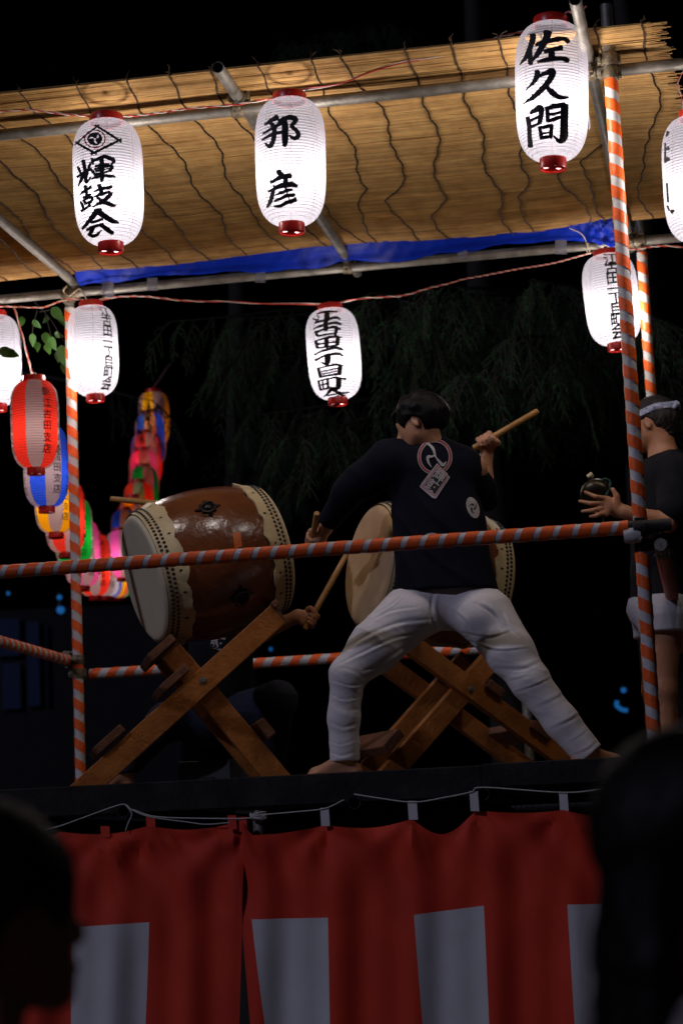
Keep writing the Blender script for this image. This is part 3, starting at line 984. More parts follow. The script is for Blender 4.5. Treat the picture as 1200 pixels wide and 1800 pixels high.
KC = [
 [(298,268,58),(296,320,56),(268,410,48),(222,515,40),(180,570,24),(152,606,8)], [(272,420,34),(268,500,44),(272,590,46)],
 [(462,238,80),(450,300,64),(400,400,56),(345,490,48),(290,560,18)], [(330,378,30),(420,350,42),(540,325,46),(640,310,40),(692,345,46)], [(428,455,36),(520,432,42),(618,415,50)], [(505,440,60),(508,540,62)], [(350,568,22),(430,552,38),(540,535,44),(630,535,42),(690,560,46)],
 [(348,680,50),(342,740,52),(295,815,32),(225,882,8)], [(375,728,30),(440,700,44),(515,682,64),(500,750,56),(420,860,52),(310,965,44),(192,1046,10)], [(438,842,26),(500,905,54),(560,955,50),(610,975,40),(690,975,22)],
 [(238,1198,40),(256,1280,42),(262,1400,42),(272,1525,48)], [(270,1152,28),(330,1115,50),(385,1098,58),(392,1150,48),(375,1262,42)], [(268,1232,26),(370,1190,28)], [(284,1302,22),(375,1262,28)],
 [(456,1085,44),(462,1160,38),(464,1240,36)], [(450,1100,36),(540,1072,46),(650,1062,56)], [(652,1062,70),(648,1200,70),(645,1340,72),(640,1420,74),(596,1462,48),(528,1408,12)], [(478,1170,26),(620,1138,28)], [(466,1240,34),(540,1218,36),(620,1192,34)],
 [(372,1305,28),(385,1370,34),(395,1435,34)], [(372,1322,26),(440,1300,32),(515,1288,36)], [(506,1296,36),(496,1420,36)], [(400,1384,16),(490,1362,16)], [(392,1434,24),(450,1418,28),(512,1400,28)],
]
KF = [
 [(320,278,20),(400,252,28),(490,240,30),(620,242,22)], [(470,262,76),(465,370,76)], [(292,408,22),(380,380,28),(520,345,36),(610,332,40),(662,354,30)], [(318,298,20),(350,322,20)], [(266,345,22),(312,368,22)], [(284,424,14),(318,385,26),(345,345,16)],
 [(270,502,20),(360,460,28),(500,420,34),(610,408,40),(680,432,26)], [(450,400,68),(450,512,66)], [(300,545,40),(328,602,42)], [(302,552,26),(400,512,28),(520,482,32),(600,478,40),(668,504,24)], [(612,495,60),(590,582,44)], [(330,608,24),(460,580,28),(600,566,24)],
 [(302,680,46),(326,785,44)], [(292,682,24),(420,645,28),(560,614,30),(692,626,20)], [(632,628,62),(620,738,58)], [(462,640,64),(462,772,62)], [(322,730,20),(620,690,22)], [(326,788,26),(470,766,28),(630,742,28)],
 [(286,886,26),(380,840,30),(500,800,36),(610,782,42),(702,816,28)],
 [(296,972,30),(400,918,30),(520,882,34),(620,870,40),(702,902,28)], [(478,905,92),(478,980,84),(462,1024,58),(410,1015,26),(345,982,8)],
 [(342,1098,44),(370,1222,44)], [(326,1096,26),(450,1066,28),(600,1038,36),(702,1052,22)], [(668,1048,64),(652,1182,62)], [(368,1142,16),(640,1092,18)], [(368,1180,16),(640,1132,16)], [(370,1220,26),(650,1174,26)],
 [(344,1290,32),(374,1412,34)], [(330,1288,24),(480,1246,26)], [(478,1256,36),(486,1392,36)], [(404,1275,24),(416,1402,24)], [(358,1346,16),(482,1318,16)], [(370,1416,24),(490,1388,26)], [(490,1252,24),(600,1232,30),(745,1254,26)], [(642,1246,78),(642,1350,74),(610,1392,56),(560,1385,24),(505,1362,8)],
 [(535,1396,56),(480,1465,34),(420,1522,10)], [(540,1402,50),(620,1445,38),(700,1460,34),(800,1448,22)], [(470,1498,20),(560,1482,22),(640,1468,18)], [(500,1534,18),(600,1512,20),(660,1480,16)], [(640,1470,16),(700,1492,24),(750,1490,12)],
]
GF = 'white lanterns along the front of the stage'
LA = lantern('white paper lantern with a red-ringed crest in a diamond above three black characters', (186.5, 203), (195.5, 444), -0.06, 122, group=GF)
write(LA, KA, ZA, 6.925, chars=(15, 14, 7), bold=1.26)
write(LA, DIAMOND, ZA, 6.925, name='crest_diamond', bold=1.15)
write(LA, tomoe(398, 377, 96, 84, 80), ZA, 6.925, name='crest_commas', off=0.0026)
write(LA, [arc(398, 377, 122, 106, 0, 360, 15, 15, 36)], ZA, 6.925, 'redink', 'crest_ring', closed=True, off=0.0024)
LB = lantern('white paper lantern with two widely spaced black brush characters', (508.5, 165), (513, 410), -0.06, 123, group=GF)
write(LB, KB, ZB, 6.925, chars=(6, 11), bold=1.26)
LC = lantern('large white paper lantern with three bold black characters beside the striped post', (967, 31), (971.5, 298), -0.16, 127, group=GF, ribs=46)
write(LC, KC, ZC, 6.43, chars=(7, 3, 14), bold=1.26)
LD = lantern('white paper lantern cut off by the right edge, black characters on its left side', (1222, 196), (1234, 440), -0.02, 126, group=GF)
for part in ([[(1174,232,6),(1171,240,3)], [(1169,252,3),(1169,285,4)], [(1169,262,6),(1175,261,7)], [(1169,282,7),(1175,279,8)]], [[(1172,322,4),(1174,355,4)], [(1173,362,4),(1176,370,3)], [(1180,372,8),(1184,370,5)]]):
    mb = MB()
    decal(mb, bvh_of(LD.paper), part, (0, 0), 1, 0.0022)
    mb.build('brush_character', M['ink'], LD.o, smooth=False)

GB = 'white lanterns along the rear of the stage'
RB, tb = 0.1365, DEP - 0.13
LF = lantern('white rear lantern hanging in the middle with a full column of black characters facing us', (579.5, 536), (594, 712), tb, R=RB, group=GB, ribs=36)
let_F = write(LF, KF, ZF, 8.571, chars=(6, 6, 6, 1, 2, 6, 8, 5), bold=1.08)
LE = lantern('white rear lantern beside the left striped post with characters on its right side', (160, 531), (168.5, 706), tb, R=RB * 0.96, group=GB, ribs=36)
LG = lantern('white rear lantern half hidden behind the right striped post', (1064, 441), (1085, 616), tb, R=RB * 1.0, group=GB, ribs=36)
LH = lantern('white lantern cut off by the left edge with a dark leaf before it', (-10, 548), (-3, 723), tb, R=RB * 0.98, group=GB, ribs=36)
# coloured lanterns on two strings that run off behind the stage
HUES = {'red': (0.95, 0.045, 0.022), 'blue': (0.025, 0.10, 0.85), 'yellow': (0.95, 0.42, 0.006), 'green': (0.006, 0.42, 0.04), 'pink': (0.92, 0.10, 0.36), 'white': (0.80, 0.74, 0.80)}
GLY = glyphs('新江古田支店', 1.0, 0.012)
GLY2 = glyphs('西武信用金庫', 1.0, 0.012)
def print_column(L, gl, ang, size, z_top, step, name='lettering'):
    mb = MB()
    for i, (V, F) in enumerate(gl):
        zc = z_top - i * step
        P = []
        for (x, y) in V:
            h = zc + y * size
            q = (h / L.H - 0.0665) / 0.8764 * 2 - 1
            r = lan_r(q, L.R, L.R * .47, L.R * .36) + 0.004
            a = ang + x * size / r
            P.append((r * math.cos(a), r * math.sin(a), h))
        mb.add(P, F)
    return mb.build(name, M['ink'], L.o, smooth=False, world=False)
GLY3 = glyphs('江古田一丁目町会', 1.0, 0.022)
for L, a, sz in ((LE, 37, .066), (LG, 8, .074), (LH, 82, .066)):
    print_column(L, GLY3, R_(a), sz, L.H * 0.855, L.H * 0.102, 'printed_column')
def depth_t(u, v, dist):
    P = EYE + unit(ray(u, v)) * dist
    return loc(P)[1]
str1 = [('red', 62, 748, 84), ('blue', 81, 821, 78), ('yellow', 97, 872, 72), ('red', 115, 910, 69), ('green', 130, 938, 66), ('pink', 145, 974, 63), ('red', 166, 995, 59),
        ('white', 184, 999, 55), ('blue', 190, 1004, 51), ('yellow', 198, 1008, 48), ('red', 205, 1010, 45), ('green', 210, 1011, 43)]
str2 = [('yellow', 271, 737, 54), ('blue', 265, 774, 53), ('red', 258, 808, 53), ('pink', 254, 838, 52), ('green', 253, 867, 52), ('red', 245, 896, 54), ('yellow', 236, 921, 52), ('blue', 221, 941, 50), ('pink', 212, 975, 48)]
pos = ['nearest', 'second', 'third', 'fourth', 'fifth', 'sixth', 'seventh', 'eighth', 'ninth', 'tenth', 'eleventh', 'farthest']
tops1, tops2 = [], []
for si, (lst, tops) in enumerate(((str1, tops1), (str2, tops2))):
    for i, (hue, u, v, wpx) in enumerate(lst):
        dist = 0.25 * FPX / wpx
        if si == 1: dist = 18.0 - 0.10 * i
        mname = 'paper_%s_%d' % (hue, (i + si) % 2 + 2 * si)
        if mname not in M:
            M[mname] = paper(mname, (0.42, 0.29, 0.29) if si == 0 else (0.34, 0.20, 0.17), HUES[hue] if hue != 'white' else (0.62, 0.56, 0.66), phase=R_(22 + (70 if (i + si) % 2 else 0)), glue=0.05, scatter=0.20, back=0.25, clear=0.12)
        hh = wpx * (2.06 if si == 0 else 1.95)
        tt = depth_t(u, v, dist)
        if si == 0:
            lab = '%s and white striped lantern, %s on the string sinking away behind the left post' % (hue, pos[i]) if hue != 'white' else 'pale lavender lantern with dark writing low on the string behind the left post'
            gr = 'coloured lanterns on the sinking string'
        else:
            lab = '%s and white striped lantern, %s from the top of the string above the left drum' % (hue, ['first', 'second', 'third', 'fourth', 'fifth', 'sixth', 'seventh', 'eighth', 'ninth'][i])
            gr = 'coloured lanterns on the rising string'
        L = lantern(lab, (u - 2, v - hh / 2), (u + 2, v + hh / 2), tt, wpx, pm=mname, ribs=34 if i < 3 and si == 0 else 22, seg=40 if i < 3 and si == 0 else 24, far=not (i < 2 and si == 0),
                    group=gr, watts=(2.8 if si == 0 else 11.0 if i < 7 else 3.5), name='striped_lantern')
        tops.append(L.top)
        if i < 8 and si == 0:
            print_column(L, GLY, R_(30), 0.052, L.H * 0.80, L.H * 0.115)
            print_column(L, GLY2, R_(74), 0.052, L.H * 0.82, L.H * 0.115)
            print_column(L, GLY, R_(-74), 0.052, L.H * 0.80, L.H * 0.115)

# ------------------------------------------------------------------ lantern cords: a red and a white wire twisted together
def cord(pts, label, twist=0.09, r=0.0030, wob=0.006):
    P = catmull(pts, 6)
    seg = np.linalg.norm(np.diff(P, axis=0), axis=1); cum = np.concatenate([[0], np.cumsum(seg)])
    m = max(12, int(cum[-1] / 0.012))
    q = np.linspace(0, cum[-1], m)
    P = np.stack([np.interp(q, cum, P[:, k]) for k in range(3)], 1)
    P[:, 2] += wob * np.sin(q * 13) * np.sin(q * 3.1 + 1)
    o = empty('lantern_cord', P[0], label, 'cord')
    T = np.gradient(P, axis=0); T /= np.linalg.norm(T, axis=1)[:, None]
    a = np.cross(T, E3); a /= np.maximum(np.linalg.norm(a, axis=1), 1e-6)[:, None]; b = np.cross(T, a)
    ph = q / twist * 2 * math.pi * (1 + 0.25 * np.sin(q * 2.2))
    for k, (nm, mm) in enumerate((('red_wire', 'redwire'), ('white_wire', 'whitewire'))):
        f = ph + math.pi * k
        MB().tube(P + r * (np.cos(f)[:, None] * a + np.sin(f)[:, None] * b), r * 0.95, 6).build(nm, M[mm], o)
    return o
tf = -0.06
cord([S(u, v, tf) for u, v in ((-30, 199), (0, 198), (60, 194), (110, 198), (160, 204), (187, 206), (230, 204), (300, 196), (370, 187), (430, 179), (480, 173), (511, 166), (535, 159), (600, 145), (650, 126), (710, 108), (750, 102), (810, 91), (830, 80), (870, 67), (905, 56), (938, 48))] + [LC.top + E3 * 0.004, S(985, 33, -0.12), S(998, 21, -0.1), S(1012, 22, -0.28), S(1030, 12, -0.3)], 'red and white twisted lantern cord strung along the front of the roof')
cord([S(u, v, tb) for u, v in ((-20, 541), (0, 540), (25, 541), (75, 539), (100, 530), (130, 525), (165, 531), (215, 521), (330, 527), (380, 531), (470, 533), (560, 534), (580, 534), (620, 528), (700, 519), (745, 508), (790, 499), (820, 490), (900, 475), (1000, 455), (1040, 446), (1064, 440), (1110, 437), (1160, 432), (1215, 436))], 'red and white twisted lantern cord strung under the rear roof pipe')
cord([S(25, 541, tb), S(30, 556, tb), S(45, 610, tb), S(57, 655, tb)] + tops1, 'pinkish cord that carries the sinking string of coloured lanterns', 0.16)
cord([S(300, 640, depth_t(300, 640, 18.6))] + tops2, 'cord that carries the rising string of coloured lanterns')
cord([S(1205, 118, 0.02), S(1190, 148, 0.02), S(1197, 170, 0.0), S(1200, 200, -0.02)], 'short cord end above the lantern at the right edge', r=0.002)
pt = [S(u, v, -0.10) for u, v in ((1028, 190), (1034, 205), (1036, 222), (1034, 228))]
tag(MB().tube(catmull(pt, 6), 0.003, 6).build('cable_tie', M['cleartape']), 'white cable tie hanging beside the largest front lantern', 'cable tie')

# ------------------------------------------------------------------ drums
def axis_of(az, el):
    a, e = R_(az), R_(el)
    return np.array([math.cos(a) * math.cos(e), math.sin(a) * math.cos(e), math.sin(e)])

def drum(Pl, az, el, L, re, rm, label, headm, handles, patch=None, seed=1):
    rr = random.Random(seed)
    a = axis_of(az, el)
    x = unit(np.cross(a, E3)); y = np.cross(a, x) * -1      # x towards the camera, y up
    if x @ (EYE - Pl) < 0: x = -x
    ax = (x, y, a)
    o = empty('taiko_drum', Pl + a * L / 2 - E3 * rm, label, 'drum')
    rad = lambda h: re + (rm - re) * (1 - (2 * h / L - 1) ** 2)
    seg = 96
    MB().lathe([(rad(h), h) for h in np.linspace(0.02, L - 0.02, 28)], seg, Pl, ax).build('barrel', M['lacquer'], o)
    for end in (0, 1):
        A = a if end == 0 else -a
        P0 = Pl if end == 0 else Pl + a * L
        axe = (x, y, A)
        MB().lathe([(0.0005, -0.003), (re * 0.5, -0.002), (re - 0.03, 0.0), (re - 0.012, 0.0015), (re - 0.004, 0.006), (re + 0.003, 0.016)], seg, P0, axe).build('drum_head', M[headm], o)
        # hide skirt: smooth at the rim, wavy and lifted at its cut edge
        rows = 9
        V = []
        ph = [rr.uniform(0, 6) for _ in range(6)]
        for i in range(rows):
            q = i / (rows - 1)
            for k in range(seg):
                th = 2 * math.pi * k / seg
                wave = 0.006 * math.sin(7 * th + ph[0] + math.sin(3 * th)) + 0.006 * math.sin(16 * th + ph[1] + 2 * math.sin(2 * th)) + 0.003 * math.sin(37 * th + ph[2])
                h = 0.016 + q * (0.098 + wave)
                lift = 0.004 + (q ** 3) * (0.004 + 0.006 * max(0, math.sin(14 * th + ph[3])) + 0.003 * math.sin(23 * th + ph[4]))
                V.append(P0 + A * h + (rad(h) + lift) * (math.cos(th) * x + math.sin(th) * y))
        for k in range(seg):                                   # turned-in edge
            th = 2 * math.pi * k / seg
            V.append(V[(rows - 1) * seg + k] - (math.cos(th) * x + math.sin(th) * y) * 0.010)
        F = []
        for i in range(rows):
            for k in range(seg):
                k2 = (k + 1) % seg
                F.append((i * seg + k, i * seg + k2, (i + 1) * seg + k2, (i + 1) * seg + k))
        MB().add(V, F).build('hide_skirt', M['hide'], o)
        tk = MB(); nt_ = 92
        for rw, h in enumerate((0.034, 0.055)):
            for k in range(nt_):
                th = 2 * math.pi * (k + 0.5 * rw) / nt_
                nrm = math.cos(th) * x + math.sin(th) * y
                c = P0 + A * h + nrm * (rad(h) + 0.004)
                tng = np.cross(A, nrm)
                tk.lathe([(0.0078, 0.0), (0.0066, 0.0035), (0.0038, 0.0056), (0.0004, 0.0062)], 8, c, (A, tng, nrm))
        tk.build('tacks', M['tack'], o, kind='stuff')
        sl = MB()
        for k in range(15):
            th = 2 * math.pi * (k + rr.uniform(-.2, .2)) / 15
            nrm = math.cos(th) * x + math.sin(th) * y
            h = 0.088
            sl.lathe([(0.0075, 0), (0.005, 0.0012), (0.0005, 0.0016)], 8, P0 + A * h + nrm * (rad(h) + 0.0075), (A * 1.3, np.cross(A, nrm) * 0.7, nrm))
        sl.build('lacing_slits', M['iron'], o, kind='stuff')
    for (h, deg) in handles:
        th = R_(deg)
        nrm = math.cos(th) * x + math.sin(th) * y
        tng = np.cross(a, nrm)
        c = Pl + a * h + nrm * (rad(h) + 0.002)
        pm = MB()
        # cut-out plate: four lobes round a boss
        pts = []
        for k in range(32):
            f = 2 * math.pi * k / 32
            r = 0.036 + 0.018 * max(0, math.cos(4 * f)) ** 3 + 0.006 * math.cos(8 * f)
            pts.append((r * math.cos(f), r * math.sin(f)))
        Vp = [c + a * px_ + tng * py_ * 0.95 + nrm * (0.004 - 0.4 * (py_ * py_)) for px_, py_ in pts] + [c + a * px_ + tng * py_ * 0.95 - nrm * 0.008 for px_, py_ in pts]
        pm.add(Vp, [tuple(range(32))] + [(k, 32 + k, 32 + (k + 1) % 32, (k + 1) % 32) for k in range(32)])
        pm.lathe([(0.018, 0.003), (0.016, 0.012), (0.008, 0.017), (0.001, 0.018)], 14, c, (a, tng, nrm))
        hd = pm.build('ring_handle', M['iron'], o)
        dn = -E3 - nrm * (-E3 @ nrm); dn = unit(dn)
        cc = c + nrm * 0.014 + dn * 0.010
        ring = [cc + 0.031 * (math.cos(f) * a + math.sin(f) * dn) for f in np.linspace(0, 2 * math.pi, 25)]
        MB().tube(ring, 0.0052, 8, caps=False).build('ring', M['iron'], hd)
    if patch:
        h, deg = patch
        V = []
        for i in range(4):
            for k in range(7):
                th = R_(deg + (k - 3) * 1.9); hh = h + (i - 1.5) * 0.012 + 0.002 * (k - 3)
                V.append(Pl + a * hh + (rad(hh) + 0.0015) * (math.cos(th) * x + math.sin(th) * y))
        MB().add(V, [(i * 7 + k, i * 7 + k + 1, (i + 1) * 7 + k + 1, (i + 1) * 7 + k) for i in range(3) for k in range(6)]).build('bare_patch', M['patch'], o)
    return o, a, x, y

D1 = S(250, 1018, 0.80)
AZ1, EL1 = 20, 13
drum(D1, AZ1, EL1, 0.615, 0.279, 0.335, 'big brown barrel drum tilted on the left stand, its pale head facing left', 'skin_head', [(0.29, 40), (0.33, -34)], (0.36, 8), 3)
D2 = S(645, 993, 1.0)
AZ2, EL2 = 22, -8
drum(D2, AZ2, EL2, 0.60, 0.266, 0.315, 'barrel drum with a worn tan head behind the drummer in white trousers', 'skin_head2', [(0.3, 40)], None, 5)

# ------------------------------------------------------------------ crossed timber stands
def stand(origin, az, A, B, bars, bolt, label, depth=0.42, wA=0.100, wB=0.100):
    a1 = np.array([math.cos(R_(az)), math.sin(R_(az)), 0]); a2 = np.array([-math.sin(R_(az)), math.cos(R_(az)), 0])
    P = lambda u, v: PL(u, v, origin, a2)
    base = P(*bolt).copy(); base[2] = Z_FL
    o = empty('drum_stand', base, label, 'drum stand')
    th = 0.024
    for back in (0, 1):
        for which, (p0, p1), wd in (('A', A, wA), ('B', B, wB)):
            q0, q1 = P(*p0), P(*p1)
            d = unit(q1 - q0)
            lo_, hi_ = (q0, q1) if q0[2] < q1[2] else (q1, q0)
            d = unit(hi_ - lo_)
            k = (lo_[2] - (Z_FL + 0.002)) / d[2]               # run the foot down to the deck
            lo_ = lo_ - d * k
            sh = a2 * (depth * back + (2 * th + 0.001 if which == 'B' else 0) * (1 if back == 0 else -1))
            up_ = unit(np.cross(a2, d))
            mb = MB()
            # foot cut level with the deck
            hw = wd / 2
            V = []
            for e, c in ((0, lo_), (1, hi_)):
                for sgn in (-1, 1):
                    for tt in (-th, th):
                        p = c + sh + up_ * hw * sgn + a2 * tt
                        if e == 0:
                            p = p - d * ((p[2] - (Z_FL + 0.002)) / d[2])
                        V.append(p)
            mb.add(V, [(0, 2, 3, 1), (4, 5, 7, 6), (0, 1, 5, 4), (2, 6, 7, 3), (0, 4, 6, 2), (1, 3, 7, 5)])
            ob = mb.build('beam', M['wood'], o, smooth=False)
            bv = ob.modifiers.new('bevel', 'BEVEL'); bv.width = 0.003; bv.segments = 2; bv.limit_method = 'ANGLE'
            if which == 'A' and back == 0:
                c = P(*bolt) - a2 * (th + 0.001)
                MB().lathe([(0.001, 0.008), (0.008, 0.008), (0.010, 0.002), (0.016, 0.001), (0.016, 0.0)], 12, c, (a1, E3, -a2)).build('bolt', M['galv'], o)
            cap = MB().box(hi_ + sh + d * 0.0065, (up_, a2, d), (hw * 0.99, th * 0.98, 0.005), 0.001)
            cap.build('end_cap', M['wood_end'], ob, smooth=False)
    for (u, v, which, ln, tk_) in bars:
        p0, p1 = (A if which == 'A' else B)
        d = unit(P(*p1) - P(*p0))
        c = P(u, v)
        up_ = unit(np.cross(a2, d))
        ob = MB().box(c + a2 * (depth / 2), (a2, d, up_), (depth / 2 + 0.045, ln / 2, tk_ / 2), 0.004).build('crossbar', M['wood_end'], o, smooth=False)
    return o

a2_1 = np.array([-math.sin(R_(AZ1)), math.cos(R_(AZ1)), 0])
c1 = D1 + axis_of(AZ1, EL1) * 0.31
stand(c1 - a2_1 * 0.26, 9, ((152, 1384), (488, 1080)), ((489, 1366), (302, 1143)),
      [(283, 1140, 'A', 0.14, 0.036), (306, 1193, 'A', 0.15, 0.036), (192, 1300, 'A', 0.15, 0.036), (466, 1281, 'B', 0.09, 0.04), (482, 1063, 'A', 0.03, 0.03)],
      (356, 1197), 'crossed timber stand of orange-brown beams under the left drum')
a2_2 = np.array([-math.sin(R_(AZ2)), math.cos(R_(AZ2)), 0])
c2 = D2 + axis_of(AZ2, EL2) * 0.30
stand(c2 - a2_2 * 0.24, AZ2, ((1003, 1344), (722, 1134)), ((697, 1354), (880, 1146)),
      [(684, 1304, 'B', 0.11, 0.045), (864, 1212, 'A', 0.09, 0.042), (944, 1284, 'A', 0.10, 0.042)],
      (823, 1213), 'crossed timber stand seen between the legs of the drummer in white trousers', wA=0.085, wB=0.090)

# ------------------------------------------------------------------ drumsticks
def stick(a, b, label, r=0.0138):
    a = np.asarray(a, float); b = np.asarray(b, float); d = b - a
    P = [a, a + d * 0.012, a + d * 0.3, a + d * 0.7, a + d * 0.985, b]
    o = empty('drumstick', a, label, 'drumstick')
    MB().tube(P, [r * 0.8, r * 0.98, r, r * 0.97, r * 0.92, r * 0.75], 16).build('shaft', M['stick'], o)
    return o
STICK_R = (S(832, 788, 0.84), S(945, 722, 0.80))
STICK_L = (S(547, 966, 0.93), S(557, 902, 0.62))
STICK_H = (S(536, 1106, 1.50), S(614, 966, 1.62))
STICK_G = (S(330, 890, 1.62), S(194, 877, 1.50))
for st, lb in ((STICK_R, 'wooden drumstick raised in the right hand of the drummer in white trousers'), (STICK_L, 'wooden drumstick held upright in the left hand of the drummer in white trousers'),
               (STICK_H, 'wooden drumstick gripped by the hand beside the left drum stand'), (STICK_G, 'pale wooden drumstick sticking out left above the left drum')):
    stick(*st, lb)
# low grey box on the deck
bx_ = S(370, 1352, 1.9)
gb = empty('equipment_box', W(*loc(bx_)[:2], Z_FL), 'low dark grey box on the deck behind the left drum stand', 'box')
sb, tb_ = loc(bx_)[:2]
MB().box(W(sb, tb_, Z_FL + 0.09), (E1, E2, E3), (0.13, 0.12, 0.088), 0.006).build('case', M['greybox'], gb, smooth=False)
MB().box(W(sb + 0.02, tb_ - 0.122, Z_FL + 0.05), (E1, E2, E3), (0.03, 0.003, 0.045), 0.001).build('opening', M['blackpl'], gb, smooth=False)

# ------------------------------------------------------------------ people
def head(F, c, f, u, sc=1.0, k=0.012):
    f = unit(f); u = unit(u - f * (u @ f)); r = np.cross(f, u)
    q = lambda a, b, d: c + (r * a + f * b + u * d) * sc
    F.ell(q(0, -0.008, 0.012), (r, f, u), (0.075 * sc, 0.096 * sc, 0.090 * sc), k)
    F.ell(q(0, 0.035, -0.03), (r, f, u), (0.063 * sc, 0.058 * sc, 0.075 * sc), 0.03)
    F.cone(q(0.03, 0.02, -0.06), q(0.012, 0.068, -0.098), 0.030 * sc, 0.020 * sc, 0.025)
    F.cone(q(-0.03, 0.02, -0.06), q(-0.012, 0.068, -0.098), 0.030 * sc, 0.020 * sc, 0.025)
    F.cone(q(-0.03, 0.080, 0.010), q(0.03, 0.080, 0.010), 0.013 * sc, 0.013 * sc, 0.016)
    for s in (-1, 1):
        F.ell(q(0.031 * s, 0.098, -0.010), (r, f, u), (0.017 * sc, 0.014 * sc, 0.010 * sc), 0.010, cut=True)
        F.ell(q(0.031 * s, 0.080, -0.010), (r, f, u), (0.012 * sc,) * 3, 0.004)
        e = unit(f + r * 0.35 * s)
        F.ell(q(0.076 * s, -0.006, -0.016), (np.cross(e, u), e, u), (0.008 * sc, 0.017 * sc, 0.031 * sc), 0.006)
        F.ell(q(0.084 * s, -0.004, -0.012), (np.cross(e, u), e, u), (0.004 * sc, 0.009 * sc, 0.017 * sc), 0.004, cut=True)
    F.cone(q(0, 0.092, -0.004), q(0, 0.110, -0.040), 0.007 * sc, 0.012 * sc, 0.012)
    F.cone(q(-0.011, 0.098, -0.043), q(0.011, 0.098, -0.043), 0.008 * sc, 0.008 * sc, 0.008)
    F.cone(q(-0.019, 0.088, -0.070), q(0.019, 0.088, -0.070), 0.008 * sc, 0.008 * sc, 0.008)
    F.cone(q(-0.017, 0.086, -0.080), q(0.017, 0.086, -0.080), 0.008 * sc, 0.008 * sc, 0.006)
    return lambda a, b, d: q(a, b, d)

def grip(F, c, axis, wrist, r=0.0145, flip=1):
    """fist round a stick through c: palm, four curled fingers, thumb across"""
    axis = unit(axis)
    wv = wrist - c; wv = unit(wv - axis * (wv @ axis)); n = np.cross(axis, wv) * flip
    pc = lambda o, rad, deg: c + axis * o + rad * (math.cos(R_(deg)) * wv + math.sin(R_(deg)) * n)
    F.cone(pc(-0.022, 0.030, 55), pc(0.026, 0.030, 50), 0.019, 0.018, 0.012)
    F.cone(wrist, pc(0.004, 0.030, 30), 0.025, 0.026, 0.025)
    F.cone(pc(-0.026, 0.034, 20), pc(0.022, 0.033, 20), 0.019, 0.018, 0.014)
    for i, o in enumerate((-0.030, -0.010, 0.010, 0.028)):
        L = (0.9, 1.0, 1.05, 0.95)[i] * 205
        pts = [pc(o * (1 - 0.1 * j / 4), r + 0.0115, 70 + L * j / 4) for j in range(5)]
        for j in range(4):
            F.cone(pts[j], pts[j + 1], 0.0105 - 0.0006 * j, 0.0100 - 0.0006 * j, 0.003)
    pts = [pc(0.036, 0.036, -5), pc(0.040, r + 0.016, -60), pc(0.034, r + 0.013, -115)]
    F.cone(pts[0], pts[1], 0.014, 0.0115, 0.008); F.cone(pts[1], pts[2], 0.0115, 0.0095, 0.003)

def limbs(F, chain, k=0.03):
    for (a, ra), (b, rb) in zip(chain[:-1], chain[1:]):
        F.cone(a, b, ra, rb, k)

def foot(F, ankle, d, h=0.075, L=0.17):
    d = unit(np.array([d[0], d[1], 0.0])); s = np.cross(E3, d)
    fl = ankle.copy(); fl[2] = Z_FL
    heel = fl - d * 0.035 + E3 * 0.032
    ball = fl + d * L * 0.72 + E3 * 0.026
    F.cone(ankle, heel, 0.034, 0.032, 0.03)
    F.cone(ankle - E3 * 0.01, ball, 0.034, 0.024, 0.03, E3, 1.1)
    F.cone(heel - E3 * 0.004, ball, 0.028, 0.026, 0.02)
    for i, o in enumerate((-0.036, -0.018, 0.0, 0.017, 0.033)):
        b = ball + s * o * 0.8
        F.cone(b, b + d * (0.052 - 0.006 * abs(i - 1.2)) - E3 * 0.012, 0.013, 0.009, 0.006)

def folds(amp, seed, zfreq=95, dirs=None):
    d = unit(E3 if dirs is None else dirs)
    b = zfreq / 6.28; a = b / 4.5
    def f(V):
        Q = V * a + np.outer(V @ d, d) * (b - a) + seed * 3.7
        Q2 = Q * 2.1 + 11.3
        o = np.empty(len(V))
        for i in range(len(V)):
            n = noise.noise(Q[i]); n2 = noise.noise(Q2[i])
            o[i] = (1 - abs(n) * 1.6) ** 3 * (1 if n > -.3 else .4) + 0.35 * n2
        return amp * (o - o.mean())
    return f

